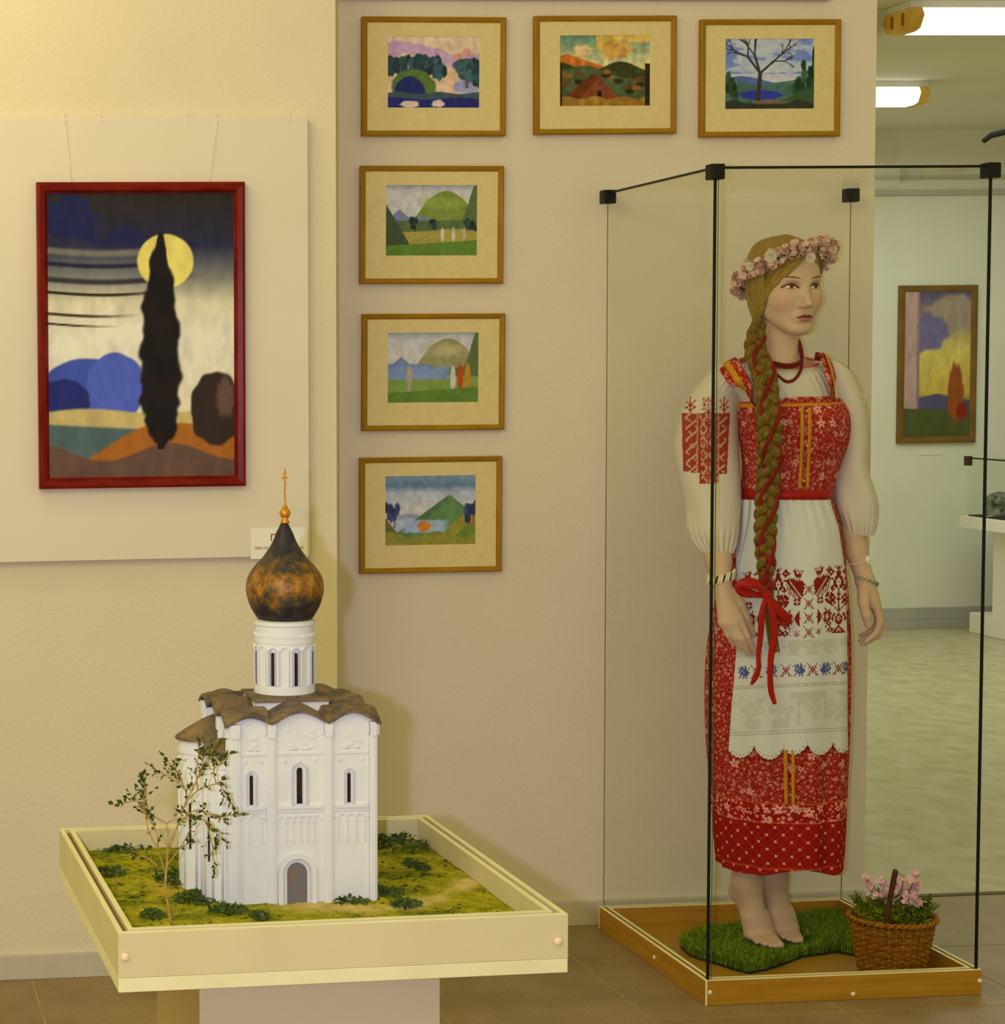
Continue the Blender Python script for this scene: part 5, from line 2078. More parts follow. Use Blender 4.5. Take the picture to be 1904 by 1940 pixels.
X.let('brow', 'front*smooth(0.0036-0.0014*abs(bu),0.0010,abs(z-zb))*smooth(1.05,0.85,abs(bu))')
X.let('mw', '1-(x/0.0215)**2')
X.let('mc', '-0.0738-0.0008*mw')
X.let('zt', '-0.0738+0.0078*mw-0.0022*smooth(0.005,0.0,abs(x))')
X.let('zbm', '-0.0738-0.0098*mw')
X.let('lipu', 'front*smooth(0-0.0003,0.0009,zt-z)*smooth(0-0.0003,0.0006,z-mc)*gt(mw,0)')
X.let('lipl', 'front*smooth(0-0.0003,0.0009,mc-z)*smooth(0-0.0003,0.0009,z-zbm)*gt(mw,0)')
X.let('mline', 'front*smooth(0.0011,0.0003,abs(z-mc))*gt(mw,0-0.05)')
X.let('blush', 'front*smooth(0.030,0.004,sqrt((abs(x)-0.043)**2+(z+0.036)**2))*0.35')
skin = (.62, .435, .33)
c = skin
ns = noise(nt, texco(nt), 9, 3)
c = ramp(nt, ns.outputs[0], [(.3, mul(skin, .97)), (.7, mul(skin, 1.03))])
c = mixc(nt, X.env['blush'], c, alb(182, 112, 74, 'case'))
c = mixc(nt, X.env['shad'], c, alb(132, 80, 66, 'case'))
c = mixc(nt, X.env['brow'], c, alb(96, 62, 36, 'case'))
c = mixc(nt, X.env['eye'], c, alb(186, 166, 128, 'case'))
c = mixc(nt, X.env['iris'], c, alb(100, 66, 28, 'case'))
c = mixc(nt, X.env['pupil'], c, (.008, .006, .005))
c = mixc(nt, X.env['lashl'], c, alb(110, 76, 60, 'case'))
c = mixc(nt, X.env['lash'], c, alb(52, 30, 24, 'case'))
c = mixc(nt, X.env['lipl'], c, alb(146, 86, 76, 'case'))
c = mixc(nt, X.env['lipu'], c, alb(100, 40, 32, 'case'))
c = mixc(nt, X.env['mline'], c, alb(78, 30, 24, 'case'))
nt.links.new(c, b.inputs['Base Color'])
M_skin = m
me = quads_mesh('body', VB, QB, None, True, None, hp_)
ob = link('body', me, M_skin, man)
sm = ob.modifiers.new('smooth', 'SMOOTH')
sm.factor = .5
sm.iterations = 2

# ------------------------------------------------------------------ clothes
NA = 120


def ring_pts(xl, xr, f, bk, py, n=NA, dyc=0., pw=2.0, zf_=None):
    """ring around the body; front towards the viewer is -y. angle 0 = picture right, pi/2 = front"""
    z = loc(1500, py, f)[2] if zf_ is None else zf_
    L, R = loc(xl, py, 0)[0], loc(xr, py, 0)[0]
    cx, hw = (L + R) / 2, (R - L) / 2
    a = np.linspace(0, 2 * PI, n, endpoint=False)
    ca, sa = np.cos(a), np.sin(a)
    e = 2. / pw
    x = cx + hw * np.sign(ca) * np.abs(ca) ** e
    y = -np.where(sa > 0, f, bk) * np.sign(sa) * np.abs(sa) ** e
    return np.stack([x, y - dyc, np.full(n, z)], 1)


def loft(keys, nz, n=NA):
    """keys: list of (py, xl, xr, f, bk); smooth in between"""
    K = catmull([k for k in keys], nz)
    return np.array([ring_pts(k[1], k[2], k[3], k[4], k[0], n) for k in K])


DK = [(752, 1404, 1580, .108, .090), (772, 1399, 1596, .132, .094), (800, 1398, 1602, .146, .096), (840, 1404, 1600, .138, .094), (890, 1409, 1585, .114, .088), (935, 1406, 1571, .106, .086), (950, 1404, 1571, .108, .088),
      (1000, 1396, 1585, .122, .100), (1080, 1378, 1596, .135, .112), (1180, 1356, 1602, .145, .122), (1280, 1344, 1604, .150, .126), (1400, 1344, 1602, .150, .128), (1500, 1351, 1598, .147, .126), (1600, 1359, 1594, .142, .124), (1657, 1364, 1591, .140, .122)]


DK_ = catmull(DK, 300)


def dkey(py):
    ks = DK_
    return [py] + [float(np.interp(py, ks[:, 0], ks[:, j])) for j in range(1, 5)]


# sarafan
nz = 230
R_ = loft(DK, nz, 240)
aa = np.linspace(0, 2 * PI, 240, endpoint=False)
tz = np.linspace(0, 1, nz)
zz = R_[:, 0, 2]
pyv = np.interp(np.linspace(0, len(DK) - 1, nz), range(len(DK)), [k[0] for k in DK])
fold = (sst(960, 1250, pyv)[:, None] * (.0045 * np.sin(aa * 9 + 1.2)[None] + .003 * np.sin(aa * 15 + .4)[None]))
gath = (np.exp(-((pyv - 945) / 40) ** 2)[:, None] * .0018 * np.sin(aa * 40)[None])
dirn = np.stack([np.cos(aa), -np.sin(aa)], 1)
R_[..., :2] += (fold + gath)[..., None] * dirn[None]
hemw = sst(1560, 1657, pyv)[:, None] * (.006 * np.sin(aa * 3 + 2.5) + .006 * np.sin(aa * 5 + .5) - .010 * np.exp(-((aa - 2.6) / .4) ** 2))[None]
R_[..., 2] += hemw
circ = .42
uv = np.zeros(R_.shape[:2] + (2,))
uv[..., 0] = (aa / (2 * PI) * .95)[None]
uv[..., 1] = R_[..., 2]
seam = np.concatenate([R_, R_[:, :1]], 1)
uvs = np.concatenate([uv, uv[:, :1] + np.array([.95, 0])], 1)
inner = seam.copy()
m, nt, b = base_mat('red_floral_cotton', (.5, .02, .02), .8, 0, .03)
at = nt.nodes.new('ShaderNodeAttribute')
at.attribute_name = 'pq'
sep = nt.nodes.new('ShaderNodeSeparateXYZ')
nt.links.new(at.outputs['Vector'], sep.inputs[0])


def vor(nt, vec, scale, feat='F1', rnd=1.):
    v_ = nt.nodes.new('ShaderNodeTexVoronoi')
    v_.feature = feat
    v_.inputs['Scale'].default_value = scale
    v_.inputs['Randomness'].default_value = rnd
    nt.links.new(vec, v_.inputs['Vector'])
    return v_


def vpos(nt, v_):
    s = nt.nodes.new('ShaderNodeSeparateXYZ')
    nt.links.new(v_.outputs['Position'], s.inputs[0])
    return s


def floral(nt, vec, X, tag_, scale, r0, rnd=1.):
    """five-petalled flower mask: radius r0 (in metres)"""
    v_ = vor(nt, vec, scale, 'F1', rnd)
    s = vpos(nt, v_)
    X.env['dx_'] = X._m('SUBTRACT', X.env['p'], s.outputs[0])
    X.env['dy_'] = X._m('SUBTRACT', X.env['q'], s.outputs[1])
    X.env['rr_'] = X('sqrt(dx_*dx_+dy_*dy_)')
    X.env['th_'] = X._m('ARCTAN2', X.env['dy_'], X.env['dx_'])
    sc2 = nt.nodes.new('ShaderNodeSeparateColor')
    nt.links.new(v_.outputs['Color'], sc2.inputs[0])
    X.env['rnd_'] = sc2.outputs[0]
    X.env['rn2_'] = sc2.outputs[1]
    X.env['rad_'] = X('(%g*(0.55+0.6*rnd_))*(0.72+0.28*cos(5*th_+rnd_*6))' % r0)
    X.let(tag_, 'smooth(0.0004,0-0.0003,rr_-rad_)*smooth(%g,%g,rr_)' % (r0 * .12, r0 * .28))
    return X.env[tag_]


X = NX(nt, {'p': sep.outputs[0], 'q': sep.outputs[1]})
vec = at.outputs['Vector']
zq = lambda py: loc(1500, py, .145)[2]
floral(nt, vec, X, 'fa', 68, .0050)
floral(nt, vec, X, 'fb', 170, .0020)
floral(nt, vec, X, 'fc', 30, .0125, .7)
X.let('big', 'fc*gt(rn2_,0.72)')
v2 = vor(nt, vec, 190)
X.env['sp'] = v2.outputs['Distance']
X.let('speck', 'smooth(0.34,0.22,sp)')
z_band, z_low, z_hem = zq(1526), zq(1562), zq(1640)
X.let('isband', 'lt(q,%g)*gt(q,%g)' % (z_band, z_low))
X.let('islow', 'lt(q,%g)' % z_low)
X.let('isup', 'gt(q,%g)' % z_band)
X.let('l1', 'abs(pingpong(p+q,0.0125)-0.00625)')
X.let('l2', 'abs(pingpong(p-q,0.0125)-0.00625)')
X.let('la', 'smooth(0.0012,0.0004,pingpong(p+q,0.0185))*gt(fract((p-q)*110),0.35)')
X.let('lb', 'smooth(0.0012,0.0004,pingpong(p-q,0.0185))*gt(fract((p+q)*110),0.35)')
X.let('node', 'smooth(0.0056,0.0042,sqrt(pingpong(p+q,0.0185)**2+pingpong(p-q,0.0185)**2))')
X.let('zig', 'smooth(0.0022,0.0008,abs(q-%g-pingpong(p,0.004)))+smooth(0.0022,0.0008,abs(q-%g-pingpong(p,0.004)))+smooth(0.0022,0.0008,abs(q-%g-pingpong(p,0.003)))' % (z_band, z_low, zq(1650)))
red = (.33, .006, .005)
nn = noise(nt, vec, 14, 3)
base = ramp(nt, nn.outputs[0], [(.3, mul(red, .85)), (.7, mul(red, 1.1))])
X.let('orange', 'min(1,(speck*(1-islow)*0.55+(la+lb)*islow*0.6+zig*0.8))')
c = mixc(nt, X.env['orange'], base, alb(172, 66, 10, 'case'))
X.let('white', 'min(1,isup*(fa*0.6+fb*0.35+big*0.9)+isband*(fa+big*1.2+fc)+islow*(node*0.85+fb*0.08))')
c = mixc(nt, X.env['white'], c, alb(190, 128, 98, 'case'))
nt.links.new(c, b.inputs['Base Color'])
M_sara = m
dress = link('sarafan', grid_mesh('sarafan', seam, None, False, True, uvs), M_sara, man)
sol = dress.modifiers.new('thick', 'SOLIDIFY')
sol.thickness = .0016
sol.offset = -1

M_goldr = mat_var('gold_ribbon', alb(156, 96, 4, 'case'), alb(176, 116, 14, 'case'), 260, .5)


def on_dress(px, py, off=.002):
    """point on the dress front, found by marching from the front plane"""
    k = dkey(py)
    f, bk = k[3], k[4]
    y = f
    for it in range(12):
        x = loc(px, py, y)[0]
        L, R = loc(k[1], py, 0)[0], loc(k[2], py, 0)[0]
        t = (x - (L + R) / 2) / ((R - L) / 2)
        y = f * math.sqrt(max(0, 1 - t * t))
    p = loc(px, py, y)
    return p + np.array([0, -off, 0])


def ribbon(path, wid, name, mat, parent, off=.003, n=40, thick=.0008, wavy=0.):
    P_ = catmull([on_dress(x, y, off) for x, y in path], n)
    V = np.zeros((n, 3, 3))
    for i in range(n):
        t = P_[min(i + 1, n - 1)] - P_[max(i - 1, 0)]
        t /= np.linalg.norm(t)
        nrm = np.array([0, -1., 0])
        s = np.cross(t, nrm)
        s /= np.linalg.norm(s)
        w_ = wid * (1 + wavy * math.sin(i * 2.2))
        V[i, 0], V[i, 1], V[i, 2] = P_[i] - s * w_ / 2, P_[i] + nrm * .0008, P_[i] + s * w_ / 2
    o = link(name, grid_mesh(name, V), mat, parent)
    so = o.modifiers.new('t', 'SOLIDIFY')
    so.thickness = thick
    return o


for x0, x1 in ((1519, 1515), (1533, 1529)):
    ribbon([(x0 + (x1 - x0) * sst(820, 926, np.array(float(yy_))), yy_) for yy_ in range(772, 928, 11)], .0085, 'gold_ribbon', M_goldr, dress, wavy=.12)
for x0, x1 in ((1487, 1488), (1501, 1501)):
    ribbon([(x0, 1420), (x0, 1470), (x1, 1522)], .0088, 'gold_ribbon', M_goldr, dress, .006, wavy=.15)
# gold band round the top edge
kk = dkey(764)
rA = ring_pts(kk[1] - 1, kk[2] + 1, kk[3] + .0035, kk[4] + .003, 764, 120)
rB = ring_pts(kk[1] - 2, kk[2] + 2, kk[3] + .009, kk[4] + .003, 777, 120)
V = np.stack([rA, rB])
o = link('gold_band', grid_mesh('gold_band', np.concatenate([V, V[:, :1]], 1)), M_goldr, dress)
o.modifiers.new('t', 'SOLIDIFY').thickness = .0008
btn = MB().ball((0, 0, 0), .0042, 12, 8)
btn_me = btn.mesh('button', True)
btn_me.materials.append(base_mat('brass', (.75, .5, .12), .25, .9)[0])
for x, y in ((1527, 779), (1528, 845), (1521, 911)):
    link('button', btn_me, None, dress, on_dress(x, y, .006))
# shoulder straps
M_strap = M_sara


def strap(front, top, back, wid, name):
    P_ = catmull([front[0], front[1], top, back[0], back[1]], 40)
    V = np.zeros((40, 9, 3))
    uv_ = np.zeros((40, 9, 2))
    cx_ = np.array([0, 0, 0.])
    for i in range(40):
        t = P_[min(i + 1, 39)] - P_[max(i - 1, 0)]
        t /= np.linalg.norm(t)
        ctr = np.array([loc(1478, 760, 0)[0], .0, loc(1478, 800, 0)[2]])
        nrm = P_[i] - ctr
        nrm -= t * (nrm @ t)
        nrm /= np.linalg.norm(nrm)
        s = np.cross(t, nrm)
        for j in range(9):
            q = (j - 4) / 4.
            V[i, j] = P_[i] + s * wid / 2 * q - nrm * .004 * q * q
            uv_[i, j] = (q * wid / 2 + .3, 1.2 + i * .006)
    o = link(name, grid_mesh(name, V, None, False, True, uv_), M_strap, dress)
    o.modifiers.new('t', 'SOLIDIFY').thickness = .0015
    V2 = V[:, 3:6] + 0
    for i in range(40):
        ctr = np.array([loc(1478, 760, 0)[0], .0, loc(1478, 800, 0)[2]])
        nrm = P_[i] - ctr
        nrm /= np.linalg.norm(nrm)
        V2[i] = V[i, 4] + nrm * .0025 + np.outer([-1, 0, 1], (V[i, 6] - V[i, 4]) * .62)
    o2 = link('gold_ribbon', grid_mesh('gold_ribbon', V2), M_goldr, o)
    o2.modifiers.new('t', 'SOLIDIFY').thickness = .0006


strap([on_dress(1424, 762, .004), loc(1399, 722, .100)], loc(1376, 686, .025), [loc(1395, 715, -.075), loc(1410, 760, -.092)], .050, 'shoulder_strap')
strap([on_dress(1580, 757, .003), loc(1577, 712, .094)], loc(1562, 672, .025), [loc(1556, 712, -.075), loc(1550, 760, -.092)], .042, 'shoulder_strap')

# blouse yoke
M_cot = mat_var('white_cotton', (.66, .61, .56), (.62, .57, .52), 14, .85, bumpS=.12, bumpscale=500, bdist=.001)
cxn = loc(1472, 690, 0)[0]
rings = []
na = 160
a = np.linspace(0, 2 * PI, na, endpoint=False)
znk = loc(1480, 697, .075)[2]
keys = [  # half width, front, back, z front, z back, gather
    (.0985, .066, .060, znk - .002, znk + .030, 0), (.1015, .070, .064, znk - .004, znk + .027, .3), (.116, .080, .072, znk - .010, znk + .018, 1.), (.134, .093, .080, znk - .023, znk + .004, 1.), (.142, .102, .086, znk - .045, znk - .028, .9), (.138, .107, .088, znk - .075, znk - .07, .6), (.128, .108, .088, znk - .115, znk - .115, .3)]
KK = catmull(keys, 40)
for hw, f_, bk, zf1, zb1_, ga in KK:
    sa, ca = np.sin(a), np.cos(a)
    gth = ga * .0028 * np.sin(a * 46) * (.6 + .4 * np.sin(a * 7 + 1))
    x = cxn + .003 + .026 * max(0., min(1., (znk - .03 - zf1) / .06)) + (hw - .010 * max(0., min(1., (znk - .03 - zf1) / .06)) + gth) * ca
    y = -np.where(sa > 0, f_ + gth, bk + gth) * sa
    zc2 = (zf1 + zb1_) / 2 + (zf1 - zb1_) / 2 * sa + .012 * np.abs(ca) ** 3 * max(0., 1 - abs((hw - .126) / .016)) ** .5
    # shoulders slope
    rings.append(np.stack([x, y, zc2], 1))
blouse = link('blouse', grid_mesh('blouse', np.array(rings), None, True), M_cot, man)
blouse.modifiers.new('t', 'SOLIDIFY').thickness = .0012
M_trim = mat_var('red_neck_trim', alb(176, 62, 34, 'case'), alb(196, 90, 56, 'case'), 200, .7)
r0 = rings[0]
trim = MB().tube([r0[i] + np.array([0, 0, .001]) for i in range(na)], .0034, 8, closed=True)
obj('neck_trim', trim, M_trim, blouse, True)

# cross-stitch motifs (left half, mirrored where marked)
MOT = {
    'star': ["#..........", ".#.......#.", "..#.....#..", "...#.#.#...", "..##.#.##..", "....###....", "...##.##...", "....###....", "..##.#.##..", "...#.#.#...", ".##.....##.", "#.#.....#.#"],
    'clover': ["..##.##..", ".###.###.", "####.####", "###.#.###", "....#....", "###.#.###", "####.####", ".###.###.", "..##.##.."],
    'tree': [".....#.#.#.....", "..#...###...#..", ".###...#...###.", "##.##.###.##.##", ".###..###..###.", "..#...###...#..", ".....#####.....", ".###.##.##.###.", "#...##...##...#", "....##.#.##....", "....##...##....", "...####.####...", "..##.##.##.##..", "..###..#..###..", "...#...#...#...", ".......#.......", "..##..###..##..", ".####..#..####.", ".##.##.#.##.##.", "..###.###.###..", ".####..#..####.", ".##.##.#.##.##.", "..##...#...##..", "....#..#..#....", ".....#.#.#.....", "......###......", ".#.....#.....#.", "..#.#..#..#.#..", ".#.##.###.##.#.", "...#.##.##.#...", "####.#.#.#.####", "...#.##.##.#...", ".....#####.....", "......###......", ".......#.......", "......###......", ".....##.##.....", "....##.#.##....", "...#########..."],
    'bird': ["......#.#......#", ".#.#.#.###....##", "..#.#..##...####", "...######....#..", "...#####........", "....#.#..#.#.#..", "....#.#.########", "..##########.###", ".##########.###.", "##########.###.#", ".########.###.#.", "########.####.#.", ".######.###.#.#.", ".#####.###.#.#..", "..###.##.#.#.#..", ".###.##.#.#.#...", "..#.##.#.#......", "...##...#......."],
    'eagle': ["......#.........", ".#...##.......#.", ".##.##.......##.", "..######....###.", ".###.####..####.", ".##.#.##.#.####.", "###...##..######", ".##.#.##.#.####.", ".###.####..####.", "..######....###.", ".##.##.#.....##.", "##.###........#.", ".###.#..........", "..#..##........."],
    'sprout': ["....#....", ".#..#..#.", "..#.#.#..", "...###...", ".##.#.##.", "...###...", "....#...."],
    'dia': ["....#....", "#..###..#", ".###.###.", "..##.##..", ".###.###.", "#..###..#", "....#...."],
    'bbird': ["....#..#....", "...##.##.#..", "#..##.####.#", ".#.#####.#..", "..####.###..", ".#######.##.", "#####.####..", ".########...", "..#####.#...", "...#.#..##..", "..##.##...#."]}


def stamp(cols, PX, PY, name, x, y, w, h, color, flip=False, mirror=False):
    rows = MOT[name]
    nh, nw = len(rows), max(len(r) for r in rows)
    bmp = np.zeros((nh, nw), bool)
    for j, r in enumerate(rows):
        for i, ch_ in enumerate(r):
            bmp[j, i] = ch_ == '#'
    if flip:
        bmp = bmp[:, ::-1]
    iu = np.floor((PX - (x - w / 2)) / w * nw).astype(int)
    iv = np.floor((PY - (y - h / 2)) / h * nh).astype(int)
    ok = (iu >= 0) & (iu < nw) & (iv >= 0) & (iv < nh)
    hit = np.zeros(PX.shape, bool)
    hit[ok] = bmp[iv[ok], iu[ok]]
    cols[hit] = color


# ------------------------------------------------------------------ apron
nu, nv = 330, 620
topy = 947
botx = np.array([1372, 1376, 1387, 1399, 1414, 1429, 1443, 1457, 1470, 1483, 1495, 1507, 1519, 1530, 1542, 1553, 1566, 1578, 1588, 1597, 1604, 1612])
boty = np.array([1400, 1404, 1422, 1433, 1426, 1411, 1427, 1438, 1428, 1415, 1428, 1433, 1427, 1409, 1424, 1431, 1420, 1404, 1418, 1426, 1410, 1396])
edL = np.array([(947, 1404), (1000, 1398), (1050, 1395), (1200, 1398), (1300, 1390), (1380, 1382), (1440, 1376)])
edR = np.array([(947, 1571), (1000, 1588), (1080, 1600), (1200, 1604), (1380, 1605), (1440, 1609)])
U_, T_ = np.meshgrid(np.linspace(0, 1, nu), np.linspace(0, 1, nv))
PYt = topy + T_ * (1395 - topy)
xl = np.interp(PYt, edL[:, 0], edL[:, 1])
xr = np.interp(PYt, edR[:, 0], edR[:, 1])
PXt = xl + (xr - xl) * U_
_vx = np.array([1370, 1429, 1483, 1530, 1578, 1614])
_vy = np.array([1399, 1411, 1416, 1408, 1404, 1398])
_ld = np.array([30, 25, 17, 24, 25])
_bx = np.linspace(1371, 1613, 500)
_ki = np.clip(np.searchsorted(_vx, _bx) - 1, 0, 4)
_tt = (_bx - _vx[_ki]) / (_vx[_ki + 1] - _vx[_ki])
_by = np.interp(_bx, _vx, _vy) + _ld[_ki] * np.sin(PI * _tt) ** .62
bot = np.interp(PXt, _bx, _by) + 2.0 * np.abs(np.sin(PXt * .42)) - 1
PYt = np.where(T_ > .88, np.interp(T_, [.88, 1], [topy + .88 * (1395 - topy), 0]) * 0 + (topy + .88 * (1395 - topy)) + (T_ - .88) / .12 * (bot - (topy + .88 * (1395 - topy))), PYt)
ks = DK_
kf = [np.interp(PYt, ks[:, 0], ks[:, j]) for j in range(1, 5)]


def locv(PX, PY, DY):
    d = np.stack([(PX - PCX) / FPX, (PY - PCY) / FPX, np.ones_like(PX)], -1) @ CM
    s = (D0 - DY) / (d @ HF)
    P_ = CAMP + d * s[..., None]
    r = P_ - MO
    return np.stack([r @ RH, r @ HF, r[..., 2]], -1)


Lx = locv(kf[0], PYt, np.zeros_like(PYt))[..., 0]
Rx = locv(kf[1], PYt, np.zeros_like(PYt))[..., 0]
yy = kf[2].copy()
for it in range(14):
    xx = locv(PXt, PYt, yy)[..., 0]
    t = np.clip((xx - (Lx + Rx) / 2) / ((Rx - Lx) / 2), -1, 1)
    yy = kf[2] * np.sqrt(1 - t * t * .985)
angf = np.arccos(t)
off = .007 + .002 * np.sin(angf * 9 + 1.2) * sst(960, 1250, PYt) + .0045 * np.sin(angf * 9 + 1.2) * sst(960, 1250, PYt)
off += .0022 * np.sin(U_ * 60 + 2 * np.sin(PYt * .01)) * np.exp(-((PYt - 947) / 60) ** 2)
off += .0012 * np.sin(U_ * 23 + 1) * sst(950, 1100, PYt)
Va = locv(PXt, PYt, yy + off)
whc = np.array((.70, .71, .78))
C_ = np.tile(whc, PXt.shape + (1,))
PXn, PYn = PXt, PYt - .045 * (1480 - PXt)     # rows rise a little to the right
redc = np.array((.25, .008, .010))
blue = np.array((.075, .10, .36))
for x in (1484 + 0, 1588):
    stamp(C_, PXn, PYn, 'tree', x - (0 if x > 1500 else 10), 1140, 42, 128, redc)
stamp(C_, PXn, PYn, 'bird', 1507, 1108, 36, 58, redc, True)
stamp(C_, PXn, PYn, 'bird', 1556, 1104, 32, 58, redc)
stamp(C_, PXn, PYn, 'bird', 1421, 1104, 30, 50, redc)
for y in (1118, 1145, 1172, 1199):
    stamp(C_, PXn, PYn, 'star', 1532, y, 21, 23, redc)
stamp(C_, PXn, PYn, 'clover', 1510, 1142, 14, 14, redc)
stamp(C_, PXn, PYn, 'clover', 1553, 1140, 12, 14, redc)
stamp(C_, PXn, PYn, 'clover', 1419, 1145, 14, 14, redc)
stamp(C_, PXn, PYn, 'clover', 1484, 1138, 22, 22, redc)
stamp(C_, PXn, PYn, 'clover', 1571, 1136, 17, 22, redc)
stamp(C_, PXn, PYn, 'eagle', 1500, 1175, 34, 38, redc)
stamp(C_, PXn, PYn, 'eagle', 1560, 1173, 28, 38, redc, True)
stamp(C_, PXn, PYn, 'eagle', 1430, 1173, 28, 38, redc)
stamp(C_, PXn, PYn, 'sprout', 1509, 1202, 14, 14, redc)
stamp(C_, PXn, PYn, 'sprout', 1550, 1199, 13, 14, redc)
stamp(C_, PXn, PYn, 'dia', 1487, 1201, 22, 13, redc)
stamp(C_, PXn, PYn, 'dia', 1572, 1197, 18, 12, redc)
stamp(C_, PXn, PYn, 'dia', 1430, 1200, 20, 13, redc)
for k, x in enumerate((1409, 1434, 1462, 1489, 1514, 1539, 1564, 1588, 1604)):
    if k % 2 == 0:
        stamp(C_, PXn, PYn, 'bbird', x, 1270, 24, 25, blue, k % 4 == 0)
    else:
        stamp(C_, PXn, PYn, 'star', x, 1270, 23, 25, redc)
# lace bands: net ground with denser flowers
lace_g = np.array((.55, .545, .55))
net = (np.sin(PXn * 2.1) * np.sin(PYn * 2.1) > .1)


def lace(y0, y1, seed, fx_, fy_):
    m_ = (PYn > y0) & (PYn < y1)
    fl_ = fbm(PXn / 240, PYn / 240, seed, 3, fx_)
    k_ = .5 + .5 * sst(-.05, .25, fl_)
    C_[m_] = (lace_g + (whc * .97 - lace_g) * k_[..., None])[m_]
    C_[m_ & net & (fl_ < .1)] *= .88


lace(1214, 1243, 3, 9, 9)
lace(1312, 1380, 5, 6, 6)
for cx_ in (1425, 1480, 1530, 1580):
    r = np.hypot(PXn - cx_, PYn - 1345)
    th_ = np.arctan2(PYn - 1345, PXn - cx_)
    C_[(np.abs(r - 11 - 4 * np.cos(5 * th_)) < 2.0) | (r < 4)] = whc * .97
    for lx, ly, la in ((24, -14, .8), (24, 14, -.8), (27, 0, 0.)):
        dx1, dy1 = PXn - cx_ - lx, PYn - 1345 - ly
        uu_, vv_ = dx1 * math.cos(la) + dy1 * math.sin(la), -dx1 * math.sin(la) + dy1 * math.cos(la)
        C_[(uu_ / 4) ** 2 + (vv_ / 11) ** 2 < 1] = whc * .95
for yh in (1297, 1301, 1384, 1389):
    C_[(np.abs(PYn - yh) < 1.2) & (np.sin(PXn * 2.0) > 0)] = lace_g * .55
hol = (PYt > bot - 8) & (PYt < bot - 4.5) & (np.abs(np.sin(PXt * .42)) > .93)
C_[hol] = lace_g * .5
M_apr = mat_attr('embroidered_linen', 'Col', .85, .2, 700)
apron = link('apron', grid_mesh('apron', Va, np.clip(C_, .01, .9)), M_apr, man)
apron.modifiers.new('t', 'SOLIDIFY').thickness = .0014

# belt
ks2 = [dkey(y) for y in (929, 938, 947)]
bl = np.array([ring_pts(k[1] - 2, k[2] + 2, k[3] + .0115, k[4] + .006, k[0], 160) for k in ks2])
bl[1, :, :2] *= 1.004
M_sat = mat_var('red_satin', (.42, .008, .005), (.36, .006, .004), 12, .32)
o = link('belt', grid_mesh('belt', bl, None, True), M_sat, man)
o.modifiers.new('t', 'SOLIDIFY').thickness = .001


